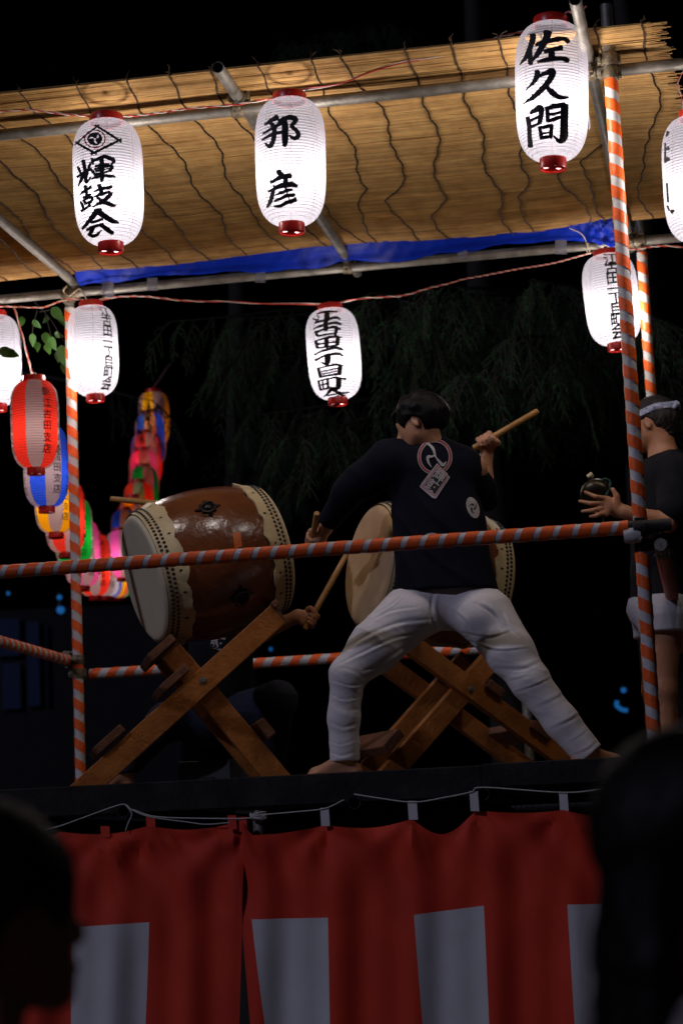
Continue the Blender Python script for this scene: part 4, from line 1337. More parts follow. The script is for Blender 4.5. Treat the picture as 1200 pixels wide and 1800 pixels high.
def hair_cap(c, f, u, sc=1.0, m='hair', parent=None, h=0.005, nape=-0.075, fringe=0.05, tufts=90, seed=3, long=None, grow=0.0):
    f = unit(f); u = unit(u - f * (u @ f)); r = np.cross(f, u)
    q = lambda a, b, d: c + (r * a + f * b + u * d) * sc
    F = Field(c - 0.20, c + 0.20, h)
    g_ = grow
    F.ell(q(0, -0.012, 0.020), (r, f, u), ((0.085 + g_) * sc, (0.104 + g_) * sc, (0.096 + g_) * sc), 0)
    F.cone(q(0, -0.055, -0.01), q(0, -0.060, nape + 0.02), (0.060 + g_) * sc, (0.030 + g_) * sc, 0.03)
    F.ell(q(0, 0.115, -0.060), (r, f, u), (0.085 * sc, 0.085 * sc, 0.100 * sc), 0.012, cut=True)
    for s in (-1, 1):
        F.ell(q(0.080 * s, 0.008, -0.045), (r, f, u), (0.036 * sc, 0.046 * sc, 0.052 * sc), 0.01, cut=True)
    F.plane(q(0, -0.06, nape), -unit(u + f * 0.15))
    r_ = random.Random(seed)
    for _ in range(tufts):
        a, b = r_.uniform(0, 2 * math.pi), r_.uniform(0.05, 1.0)
        d = r * math.cos(a) * math.sqrt(1 - b * b) + f * math.sin(a) * math.sqrt(1 - b * b) + u * b
        p = q(0, -0.012, 0.020) + (r * (d @ r) * 0.084 + f * (d @ f) * 0.104 + u * (d @ u) * 0.095) * sc * (1 + g_ * 9)
        dn = unit(f * r_.uniform(-.1, .9) * (1 if d @ f > 0 else -.8) + r * (d @ r) * 0.8 - u * r_.uniform(.1, .7) * (1 - b) + d * 0.25)
        F.cone(p - d * .004, p + dn * r_.uniform(.018, fringe), 0.010, 0.003, 0.014)
    if long: long(F, q)
    st = folds(0.0030, seed, 420, r)
    return F.build('hair', M[m], parent, fold=st)

# ---- the drummer in white trousers
def drummer_main():
    o = empty('person', W(*loc(S(800, 1360, 0.5))[:2], Z_FL), 'drummer seen from behind in navy crested shirt and white trousers, legs wide apart', 'person')
    hc = S(737, 741, 0.50)
    fw = unit(-E1 * 0.97 + E2 * 0.20 - E3 * 0.30)
    upv = unit(E3 + fw * 0.05 + E2 * 0.05)
    nb = S(757, 797, 0.54)
    shL, shR = S(676, 812, 0.52), S(832, 822, 0.60)
    elL, wrL = S(610, 866, 0.66), S(573, 927, 0.76)
    elR, wrR = S(854, 876, 0.90), S(853, 806, 0.88)
    ch, pv = S(762, 868, 0.56), S(786, 1050, 0.55)
    hiL, hiR = S(728, 1074, 0.55), S(846, 1076, 0.55)
    knL, anL = S(611, 1186, 0.42), S(606, 1330, 0.46)
    knR, anR = S(930, 1196, 0.48), S(1030, 1316, 0.52)
    F = Field(np.minimum.reduce([elL, anL, anR, hc, wrL]) - 0.17, np.maximum.reduce([hc, wrR, anR, elR]) + 0.17, 0.0062)
    F.lo[2] = min(F.lo[2], Z_FL - 0.02)
    head(F, hc, fw, upv)
    F.cone(hc - upv * 0.05 - fw * 0.025, nb, 0.055, 0.060, 0.02)
    F.cone(nb, S(700, 815, .53), 0.055, 0.05, 0.03); F.cone(nb, S(812, 818, .58), 0.055, 0.05, 0.03)
    F.cone(ch, pv, 0.13, 0.13, 0.04, E2, 1.4)
    limbs(F, [(shL, 0.055), (elL, 0.040), (wrL, 0.027)]); limbs(F, [(shR, 0.055), (elR, 0.042), (wrR, 0.027)])
    limbs(F, [(hiL, 0.09), (knL, 0.052), (anL, 0.036)]); limbs(F, [(hiR, 0.09), (knR, 0.052), (anR, 0.036)])
    gR = STICK_R[0] + (STICK_R[1] - STICK_R[0]) * 0.20
    gL = STICK_L[0] + (STICK_L[1] - STICK_L[0]) * 0.30
    grip(F, gR, STICK_R[1] - STICK_R[0], wrR, flip=1); grip(F, gL, STICK_L[1] - STICK_L[0], wrL, flip=-1)
    foot(F, anL, -E1 * 0.95 - E2 * 0.25); foot(F, anR, E1 * 0.85 + E2 * 0.5)
    F.build('body', M['skin'], o)
    hair_cap(hc, fw, upv, 1.0, 'hair', o, nape=-0.058, seed=5, grow=0.008, tufts=0, long=lambda F, q: [F.cone(q(a, .072, .082 - abs(a) * .4), q(a * 1.05, .104, .026 + .01 * math.sin(a * 200)), .011, .003, .006) for a in (-.055, -.037, -.02, 0, .019, .036, .054)] + [F.ell(q(0, -.06, .01), (np.array([1., 0, 0]), np.array([0, 1., 0]), np.array([0, 0, 1.])), (.072, .072, .068), .03)] + [F.ell(q(.07 * math.cos(i * 2.4) * math.sqrt(1 - (i / 16) ** 2), .085 * math.sin(i * 2.4) * math.sqrt(1 - (i / 16) ** 2) - .012, .02 + .088 * i / 16), (np.array([1., 0, 0]), np.array([0, 1., 0]), np.array([0, 0, 1.])), (.030, .034, .026), .02) for i in range(3, 16)])
    # shirt
    F = Field(np.minimum(elL, S(566, 940, 0.7)) - 0.12, np.maximum(elR, shR) + 0.15, 0.006)
    F = Field(np.array([min(wrL[0], elL[0]) - 0.10, min(shL[1], ch[1]) - 0.30, S(786, 1060, .55)[2] - 0.06]), np.array([max(elR[0], pv[0] + .25) + 0.12, elR[1] + 0.15, shL[2] + 0.14]), 0.006)
    F.cone(S(750, 832, 0.55), S(772, 930, 0.56), 0.165, 0.186, 0.05, E2, 1.45)
    F.cone(S(772, 930, 0.56), S(784, 1056, 0.55), 0.186, 0.222, 0.05, E2, 1.48)
    F.cone(S(690, 806, 0.52), S(800, 814, 0.57), 0.070, 0.070, 0.06)
    F.cone(nb - E3 * 0.015, S(757, 840, 0.56), 0.066, 0.10, 0.05)
    F.cone(S(683, 820, 0.53), S(640, 842, 0.60), 0.086, 0.076, 0.06)
    limbs(F, [(S(680, 815, .52), 0.084), (elL, 0.059), (S(577, 918, 0.745), 0.048)], 0.05)
    limbs(F, [(S(816, 824, .60), 0.082), (S(836, 862, .72), 0.076), (S(852, 876, .88), 0.058)], 0.05)
    cf = unit(wrL - elL)
    F.plane(S(576, 920, 0.748), cf, np.array(wrL) - 0.14, np.array(wrL) + 0.10)
    F.plane(S(783, 1040, 0.55), unit(-E3 - E1 * 0.03))
    F.cone(nb + unit(hc - nb) * 0.012, hc, 0.060, 0.080, 0.006, cut=True)
    shirt = F.build('shirt', M['navy'], o, fold=folds(0.0065, 4, 60, E3 * 0.6 + E1 * 0.8))
    # trousers
    F = Field(np.array([knL[0] - 0.14, min(knL[1], anL[1]) - 0.17, Z_FL + 0.015]), np.array([anR[0] + 0.14, pv[1] + 0.22, pv[2] + 0.14]), 0.0050)
    F.cone(S(746, 1062, 0.55), S(828, 1064, 0.55), 0.108, 0.108, 0.05, E2, 1.05)
    F.cone(S(745, 1030, 0.55), S(822, 1032, 0.55), 0.100, 0.100, 0.05, E2, 1.1)
    for s in ((732, 1075), (842, 1078)):
        F.ell(S(s[0], s[1] + 6, 0.50), (E1, E2, E3), (0.095, 0.10, 0.095), 0.05)
    limbs(F, [(S(716, 1082, .54), 0.120), (S(660, 1136, .47), 0.106), (knL, 0.072), (S(604, 1262, .44), 0.063), (S(606, 1346, .46), 0.062)], 0.028)
    limbs(F, [(S(854, 1084, .54), 0.118), (S(896, 1146, .50), 0.098), (knR, 0.078), (S(985, 1268, .50), 0.069), (S(1034, 1326, .52), 0.064)], 0.028)
    F.plane(S(605, 1339, .46), -E3, anL - 0.14, anL + 0.12)
    F.plane(S(1030, 1331, .52), unit(unit(anR - knR)), anR - 0.12, anR + 0.16)
    F.plane(S(784, 1033, .55), E3)
    pf = folds(0.0022, 12, 80, E3 + E1 * 0.45); pf2 = folds(0.0009, 22, 240, E3 - E1 * 0.1)
    lines = [[(400,780),(300,800),(190,850),(130,880)], [(420,740),(320,750),(220,790),(160,830)], [(380,700),(290,715),(210,760)], [(330,660),(300,690),(250,720)], [(400,800),(330,830),(260,880),(210,900)],
             [(215,925),(180,900),(125,888)], [(212,940),(170,945),(112,930)], [(205,980),(150,988),(108,974)], [(205,1020),(165,1022)], [(195,1060),(150,1075),(106,1060)], [(195,1110),(140,1128),(102,1115)], [(190,1150),(140,1163),(104,1150)],
             [(430,650),(421,700),(425,775)], [(520,780),(600,795),(680,770)], [(540,805),(620,835),(720,828)], [(640,720),(660,760),(690,790)], [(620,890),(700,892),(760,868)], [(680,965),(740,945),(795,918)], [(660,930),(720,915)],
             [(740,1015),(800,988),(845,958)], [(790,1080),(850,1052),(885,1028)], [(830,1130),(880,1102),(908,1078)], [(855,1162),(905,1142),(932,1118)], [(560,690),(610,720),(640,770)], [(470,700),(520,740),(545,790)]]
    def creases(V):
        Q = V - EYE; dd = Q @ _F
        px = np.stack([600 + FPX * (Q @ CR) / dd, 900 - FPX * (Q @ CU) / dd], 1)
        o_ = np.zeros(len(V))
        for i, ln in enumerate(lines):
            P = catmull(np.array(ln, float) / 1.765 + np.array([520, 670]), 5)
            best = np.full(len(V), 1e9); sg = np.zeros(len(V)); tt = np.zeros(len(V))
            for k in range(len(P) - 1):
                a, b = P[k], P[k + 1]; e = b - a; L2 = e @ e
                h = np.clip(((px - a) @ e) / L2, 0, 1)
                w_ = px - a - h[:, None] * e
                d_ = np.hypot(w_[:, 0], w_[:, 1]); m = d_ < best
                best[m] = d_[m]; sg[m] = np.sign(w_[m, 0] * e[1] - w_[m, 1] * e[0]); tt[m] = (k + h[m]) / (len(P) - 1)
            fade = np.sin(np.pi * np.clip(tt, .04, .96)) ** .6
            wd = 3.6 + 1.2 * math.sin(i * 1.7)
            o_ += fade * (0.0046 + .0016 * math.sin(i * 2.3)) * (0.50 if ln[0][1] > 900 else 1.0) * (0.8 * np.exp(-((best - wd * .9) / wd) ** 2) * (sg > 0) - np.exp(-(best / (wd * .75)) ** 2))
        return o_
    tr = F.build('trousers', M['white_pants'], o, fold=lambda V: pf(V) + creases(V))
    # crest and name plate printed on the back
    bv = bvh_of(shirt)
    org, sc = (700, 760), 6.667
    pr_ = MB()
    decal(pr_, bv, [arc(425, 290, 182, 190, 0, 360, 17, 17, 40)], org, sc, 0.0030, True)
    pr_.build('crest_ring', M['print_red'], shirt, smooth=False)
    pw = MB()
    decal(pw, bv, [arc(425, 290, 166, 174, 0, 360, 8, 8, 40)], org, sc, 0.0031, True)
    decal(pw, bv, [arc(425, 290, 198, 206, 0, 360, 7, 7, 40)], org, sc, 0.0031, True)
    decal(pw, bv, [[(275,165,4),(310,130,14),(360,150,26),(405,200,32),(425,270,22),(440,300,16),(480,350,30),(520,385,36),(556,345,8)], [(432,270,14),(390,285,24),(345,292,34),(350,350,24),(385,408,8)]], org, sc, 0.0036)
    pw.build('crest_commas', M['print_white'], shirt, smooth=False)
    pl_ = MB(); c_ = lambda x, y: (org[0] + x / sc, org[1] + y / sc)
    poly_px(pl_, bv, [c_(450, 365), c_(598, 530), c_(440, 778), c_(400, 772), c_(250, 640), c_(270, 600)], 0.0042)
    pl_.build('name_plate', M['print_white'], shirt, smooth=False)
    pr_ = MB()
    decal(pr_, bv, [[(455,392,8),(575,528,8),(428,752,8),(285,638,8),(455,392,8)][i:i + 2] for i in range(4)], org, sc, 0.0050)
    pr_.build('plate_line', M['print_red'], shirt, smooth=False)
    pk = MB()
    poly_px(pk, bv, [c_(458, 418), c_(560, 530), c_(425, 728), c_(306, 632)], 0.0047)
    pk.build('plate_field', M['print_black'], shirt, smooth=False)
    pg = MB()
    for (V, Fc), (cx, cy), s_ in zip(glyphs('輝鼓', 1.0, 0.018), ((482, 505), (400, 622)), (142, 142)):
        Vp = []
        for (x, y) in V:
            a = R_(33)
            gx, gy = (x * math.cos(a) + y * math.sin(a)) * s_, (x * math.sin(a) - y * math.cos(a)) * s_
            p = project(bv, *c_(cx + gx, cy + gy), 0.0054)
            Vp.append(p if p is not None else S(*c_(cx, cy), .4))
        pg.add(Vp, Fc)
    pg.build('plate_lettering', M['print_white'], shirt, smooth=False)
    for (cx, cy, rx, ry, ang) in ((866, 885, 78, 122, 14), (396, 1262, 120, 84, 0)):
        a = R_(ang)
        ring = [c_(cx + rx * math.cos(f) * math.cos(a) - ry * math.sin(f) * math.sin(a) * -1 * 0.6, cy + ry * math.sin(f) + rx * math.cos(f) * math.sin(a)) for f in np.linspace(0, 2 * math.pi, 28, endpoint=False)]
        d_ = MB(); poly_px(d_, bv, ring, 0.003); d_.build('round_crest', M['print_white'], shirt, smooth=False)
        d_ = MB(); decal(d_, bv, [arc(cx, cy, rx * .62, ry * .62, a0, a0 + 95, 26, 4, 8, 0.35, 0.95) for a0 in (80, 200, 320)], org, sc, 0.0042); d_.build('crest_commas', M['print_black'], shirt, smooth=False)
    return o
drummer_main()

# ---- the drummer crouching behind the left drum
def drummer_hidden():
    o = empty('person', W(*loc(S(370, 1370, 1.75))[:2], Z_FL), 'crouching drummer in dark clothes mostly hidden behind the left drum and stand', 'person')
    t = 1.75
    hc = S(400, 975, t); fw = unit(-E2 * 0.9 - E1 * .3 - E3 * .1); upv = E3
    shL, shR = S(345, 1045, t), S(445, 1045, t)
    elR, wrR = S(462, 1112, 1.62), S(524, 1083, 1.53)
    elL, wrL = S(318, 985, 1.72), S(318, 918, 1.64)
    pv = S(378, 1262, t)
    knL, anL = S(292, 1268, 1.62), S(218, 1352, 1.66)
    knR, anR = S(488, 1232, 1.55), S(478, 1352, 1.75)
    F = Field(np.minimum.reduce([anL, hc, elL, wrR]) - 0.2, np.maximum.reduce([hc, wrR, knR, anR, shR]) + 0.2, 0.0075)
    head(F, hc, fw, upv)
    F.cone(hc - upv * .06, S(397, 1030, t), 0.052, 0.06, 0.02)
    F.cone(S(395, 1060, t), pv, 0.12, 0.12, .04, E2, 1.4)
    limbs(F, [(shL, .05), (elL, .038), (wrL, .027)]); limbs(F, [(shR, .05), (elR, .040), (wrR, .029)])
    limbs(F, [(pv, .08), (knL, .05), (anL, .034)]); limbs(F, [(pv, .08), (knR, .05), (anR, .034)])
    grip(F, STICK_H[0] + (STICK_H[1] - STICK_H[0]) * 0.13, STICK_H[1] - STICK_H[0], wrR, flip=-1)
    grip(F, STICK_G[0] + (STICK_G[1] - STICK_G[0]) * 0.15, STICK_G[1] - STICK_G[0], wrL)
    foot(F, anL, -E1 * .9 - E2 * .3); foot(F, anR, E1 * .5 - E2 * .8)
    F.build('body', M['skin2'], o)
    hair_cap(hc, fw, upv, 1.0, 'hair', o, h=0.007, tufts=40)
    F = Field(np.minimum.reduce([shL, elL, pv]) - 0.22, np.maximum.reduce([shR, elR]) + 0.22, 0.0075)
    F.cone(S(395, 1070, t), S(380, 1245, t), .155, .165, .05, E2, 1.3)
    F.cone(shL, shR, .075, .075, .05)
    limbs(F, [(shL, .07), (elL, .058)], .04); limbs(F, [(shR, .07), (S(455, 1088, 1.66), .062)], .04)
    F.plane(S(380, 1262, t), -E3); F.plane(S(397, 1020, t), E3, hc - .15, hc + .15)
    sh = F.build('shirt', M['black_cloth'], o, fold=folds(.004, 6, 60))
    F = Field(np.minimum.reduce([anL, knL, knR, anR]) - 0.14, np.maximum.reduce([knR, anR, pv, knL]) + 0.2, 0.0075)
    F.ell(pv, (E1, E2, E3), (.17, .15, .13), .04)
    limbs(F, [(pv - E1 * .08, .11), (knL, .082), (anL, .062)], .05); limbs(F, [(pv + E1 * .08, .11), (knR, .084), (anR, .062)], .05)
    F.plane(anL - E3 * .02, -E3)
    F.build('trousers', M['jeans'], o, fold=folds(.005, 9, 70))
    bv = bvh_of(sh); mb = MB()
    for (V, Fc) in glyphs('鼓', 1.0, 0.03):
        P = [project(bv, 383 + x * 27 * .95 + y * 4, 1129 - y * 27 + x * 3, 0.003) for x, y in V]
        if all(p is not None for p in P): mb.add(P, Fc)
    if mb.n: mb.build('shirt_lettering', M['print_white'], sh, smooth=False)
drummer_hidden()

# ---- the hand gong and its player at the right
GC = S(1046, 872, 0.80)
GN = unit(EYE - GC + E1 * -2.0 + E3 * -2.0)
def gong():
    x = unit(np.cross(GN, E3)); y = np.cross(GN, x)
    o = empty('hand_gong', GC, 'round dark bronze hand gong held up in the fingers of the man at right', 'gong')
    prof = [(0.001, 0.020), (0.03, 0.019), (0.052, 0.014), (0.066, 0.002), (0.070, -0.014), (0.070, -0.034), (0.067, -0.035), (0.066, -0.014), (0.055, 0.006), (0.001, 0.010)]
    MB().lathe(prof, 44, GC, (x, y, GN)).build('bowl', M['bronze'], o)
    p = GC + E3 * 0.066 + E1 * 0.03
    MB().tube(catmull([p, p + E1 * .018 + E3 * .004, S(1072, 850, .8), S(1062, 878, .765), S(1056, 900, .765), S(1060, 918, .77)], 6), [.006] * 31, 6).build('hanging_cord', M['green_cord'], o)
    o2 = empty('gong_striker', S(1044, 846, .86), 'small pale-headed striker peeping over the bronze hand gong', 'striker')
    a, b = S(1075, 892, 0.98), S(1038, 838, 0.84)
    MB().tube([a, b], [.0055, .0045], 10).build('handle', M['stick'], o2)
    d = unit(b - a); sx = unit(np.cross(d, E2))
    MB().box(b + d * .006, (sx, d, np.cross(sx, d)), (.013, .010, .010), .003).build('striker_head', mat('horn', (.70, .58, .36), None, 20, .4), o2)
    return a, b
SA, SB = gong()
def gong_player():
    o = empty('person', W(*loc(S(1168, 1340, 1.1))[:2], Z_FL), 'man at right in a headband, dark t-shirt and white shorts holding up a gong', 'person')
    t = 1.1
    hc = S(1147, 742, t); fw = unit(-E1 * .93 + E2 * .36 - E3 * .12); upv = unit(E3 + E1 * .04)
    nb = S(1166, 805, t)
    shN, shF = S(1190, 832, .93), S(1172, 830, 1.30)
    elN, wrN = S(1172, 917, .86), S(1096, 900, .80)
    elF, wrF = S(1150, 915, 1.36), S(1085, 898, 1.04)
    pv = S(1160, 1070, t); hN, hF = S(1166, 1085, 1.0), S(1156, 1085, 1.2)
    knN, anN = S(1166, 1212, 1.0), S(1174, 1322, 1.02)
    knF, anF = S(1150, 1212, 1.24), S(1158, 1326, 1.26)
    F = Field(np.minimum.reduce([wrN, S(1015, 900, .78), anN]) - .12, np.maximum.reduce([hc, shN, shF, anF, elF]) + .2, .0062)
    head(F, hc, fw, upv)
    F.cone(hc - upv * .05 - fw * .03, nb, .056, .064, .02)
    F.cone(nb, shN, .055, .05, .03); F.cone(nb, shF, .055, .05, .03)
    F.cone(S(1166, 860, t), pv, .12, .125, .04, E1, 1.2)
    limbs(F, [(shN, .055), (elN, .042), (wrN, .027)], .02); limbs(F, [(shF, .055), (elF, .042), (wrF, .027)], .02)
    limbs(F, [(hN, .085), (knN, .052), (anN, .036)]); limbs(F, [(hF, .085), (knF, .052), (anF, .036)])
    foot(F, anN, -E1); foot(F, anF, -E1)
    grip(F, SA + (SB - SA) * .05, SB - SA, wrF, r=.007)
    # open hand: palm behind the gong's rim, four spread fingers over its face, thumb up its edge
    pal = S(1073, 889, .785)
    F.cone(wrN, pal, .026, .030, .02, E2, 1.4)
    F.cone(S(1066, 880, .775), S(1064, 902, .775), .021, .019, .015, E2, 1.2)
    for a, m_, b in (((1062, 876), (1046, 873), (1028, 865)), ((1058, 884), (1038, 885), (1018, 881)), ((1057, 893), (1041, 897), (1023, 899)), ((1058, 902), (1048, 906), (1037, 908))):
        A, B, C_ = S(*a, .765), S(*m_, .738), S(*b, .752)
        F.cone(A, B, .0115, .0098, .004); F.cone(B, C_, .0098, .0078, .003)
    F.cone(S(1083, 884, .785), S(1083, 872, .775), .018, .013, .01); F.cone(S(1083, 872, .775), S(1076, 860, .77), .0125, .0095, .004)
    F.build('body', M['skin2'], o)
    hair_cap(hc, fw, upv, 1.0, 'hair2', o, nape=-.085, seed=8, tufts=0)
    # headband with a knot at the back
    f = unit(fw); u_ = unit(upv - f * (upv @ f)); r = np.cross(f, u_)
    ring = [hc + u_ * (.034 - .012 * math.sin(a)) * 1 + (r * .0905 * math.cos(a) + f * (.108 * math.sin(a) - .010)) for a in np.linspace(0, 2 * math.pi, 41)]
    V = []; Fc = []
    for i, p in enumerate(ring):
        n = unit(p - hc - u_ * ((p - hc) @ u_))
        tw = .004 * math.sin(i * .9)
        for hh, oo in ((-.017, -.006), (-.012, .003), (0, .005 + tw), (.012, .003), (.017, -.006)):
            V.append(p + u_ * (hh + tw * .5) + n * oo)
        if i: Fc += [((i - 1) * 5 + k, (i - 1) * 5 + k + 1, i * 5 + k + 1, i * 5 + k) for k in range(4)]
    hb = MB().add(V, Fc).build('headband', M['band'], o)
    kn = hc - f * .118 + u_ * .048
    FK = Field(kn - .07, kn + .07, .004)
    FK.ell(kn, (r, f, u_), (.022, .016, .016), .01); FK.cone(kn, kn + r * .03 - u_ * .012, .013, .010, .01); FK.cone(kn, kn - r * .028 - u_ * .018, .013, .009, .01)
    FK.build('knot', M['band'], hb, fold=folds(.002, 3, 200))
    # t-shirt
    F = Field(np.minimum.reduce([S(1095, 900, t), pv, elN]) - .16, np.maximum.reduce([shN, shF, elF]) + .2, .0065)
    F.cone(S(1164, 862, t), S(1160, 1065, t), .160, .170, .05, E1, 1.28)
    F.cone(S(1180, 828, .97), S(1168, 826, 1.26), .085, .085, .05)
    F.cone(nb, S(1166, 850, t), .075, .11, .05)
    limbs(F, [(S(1188, 836, .95), .085), (S(1184, 892, .875), .078)], .04); limbs(F, [(shF, .08), (S(1158, 892, 1.35), .074)], .04)
    F.plane(S(1160, 1070, t), -E3 - E1 * .05); F.plane(nb + E3 * .012, unit(hc - nb), nb - .1, nb + np.array([.12, .12, .2]))
    F.build('shirt', M['black_cloth'], o, fold=folds(.005, 14, 55, E3 * .5 + E1))
    F = Field(np.minimum.reduce([hN, hF, pv]) - .25, np.maximum.reduce([hN, hF, pv]) + .25, .007)
    F.ell(pv, (E1, E2, E3), (.145, .17, .12), .04)
    limbs(F, [(hN, .112), (S(1166, 1150, 1.0), .098)], .04); limbs(F, [(hF, .112), (S(1152, 1150, 1.22), .098)], .04)
    F.plane(S(1160, 1117, t), -E3); F.plane(S(1160, 1050, t), E3)
    F.build('shorts', M['shorts'], o, fold=folds(.004, 15, 70))
gong_player()

# ---- two onlookers close to the camera
def onlooker(hc, fw, label, shirt_m, seed, long=None, sc=1.0, skin='skin2'):
    fw = unit(fw); upv = unit(E3 - fw * .05 * 0)
    side = unit(np.cross(fw, E3)); fl = unit(np.array([fw[0], fw[1], 0]))
    base = hc.copy(); base[2] = 0
    o = empty('person', base, label, 'person')
    H = hc[2]
    z = lambda k: base + E3 * (H * k)
    F = Field(hc - np.array([.3, .3, H - .0]) , hc + np.array([.3, .3, .16]), .012)
    head(F, hc, fw, upv, sc)
    F.cone(hc - upv * .05 - fl * .02, z(.875) - fl * .02, .05, .058, .02)
    shL, shR = z(.86) - side * .17 - fl * .02, z(.86) + side * .17 - fl * .02
    F.cone(shL, shR, .05, .05, .04)
    F.cone(z(.80), z(.56), .115, .115, .05, fl, 1.3)
    for s, sh in ((-1, shL), (1, shR)):
        el, wr = z(.66) + side * .23 * s, z(.52) + side * .22 * s + fl * .08
        limbs(F, [(sh, .05), (el, .04), (wr, .028)])
        F.cone(wr, wr - E3 * .07, .03, .028, .02, side, 1.5)
        for i in range(4): F.cone(wr - E3 * .08 + fl * (i - 1.5) * .019, wr - E3 * (.15 - .008 * abs(i - 1.4)) + fl * (i - 1.5) * .019, .010, .008, .003)
        F.cone(wr - E3 * .03 + fl * .02, wr - E3 * .085 + fl * .055, .012, .009, .006)
        hp = z(.53) + side * .09 * s
        limbs(F, [(hp, .09), (z(.29) + side * .10 * s, .055), (z(.05) + side * .10 * s, .04)])
        F.cone(z(.03) + side * .10 * s - fl * .03, z(.02) + side * .10 * s + fl * .15, .042, .032, .02)
    F.build('body', M[skin], o)
    hair_cap(hc, fw, upv, sc, 'hair', o, h=.007, seed=seed, tufts=0, grow=.010, nape=-.085, long=None)
    F = Field(np.minimum(shL, shR) - np.array([.2, .2, H * .38]), np.maximum(shL, shR) + np.array([.2, .2, .14]), .012)
    F.cone(shL, shR, .065, .065, .05); F.cone(z(.81), z(.53), .14, .145, .05, fl, 1.3)
    for s, sh in ((-1, shL), (1, shR)): limbs(F, [(sh, .068), (z(.72) + side * .225 * s, .062)], .04)
    F.plane(z(.895), E3); F.plane(z(.50), -E3)
    F.build('shirt', M[shirt_m], o, fold=folds(.005, seed, 50))
    F = Field(z(.03) - np.array([.26, .26, 0]), z(.56) + np.array([.26, .26, .05]), .012)
    F.ell(z(.53), (side, fl, E3), (.17, .13, .12), .04)
    for s in (-1, 1): limbs(F, [(z(.52) + side * .09 * s, .10), (z(.29) + side * .10 * s, .075), (z(.06) + side * .10 * s, .065)], .03)
    F.plane(z(.045), -E3)
    F.build('trousers', M['jeans'], o)
    if long:
        FH = Field(hc - np.array([.24, .24, .52]), hc + np.array([.24, .24, .16]), .007)
        f = fl; r = side; u = E3
        FH.ell(hc + u * .02 - f * .012, (r, f, u), (.098, .112, .104), 0)
        r_ = random.Random(seed)
        for i in range(70):
            a = r_.uniform(math.radians(195), math.radians(305))
            rad = r * math.cos(a) * .092 + f * math.sin(a) * .098
            p0 = hc + rad * .9 + u * r_.uniform(-.02, .03)
            p1 = hc + rad * 1.08 - u * .13 + r * .012 * math.cos(a)
            p2 = hc + rad * r_.uniform(1.05, 1.5) - u * r_.uniform(.22, .42) + r * r_.uniform(-.03, .03)
            FH.cone(p0, p1, .020, .019, .012); FH.cone(p1, p2, .019, .006, .010)
        FH.ell(hc + f * .135 - u * .03, (r, f, u), (.07, .09, .10), .012, cut=True)
        FH.build('long_hair', M['hair'], o, fold=folds(.004, seed, 300, r))
    return o
def at_dist(u, v, d):
    return EYE + ray(u, v) * d
onlooker(at_dist(-18, 1604, 2.5), np.array([.80, .60, .10]), 'onlooker in silhouette at the lower left looking up to the right', 'dull_red', 21, sc=1.04)
onlooker(at_dist(1238, 1472, 2.4), np.array([.97, .22, .08]), 'onlooker with long dark hair and a pale shirt at the lower right', 'shirt_stripe', 22, long=True)

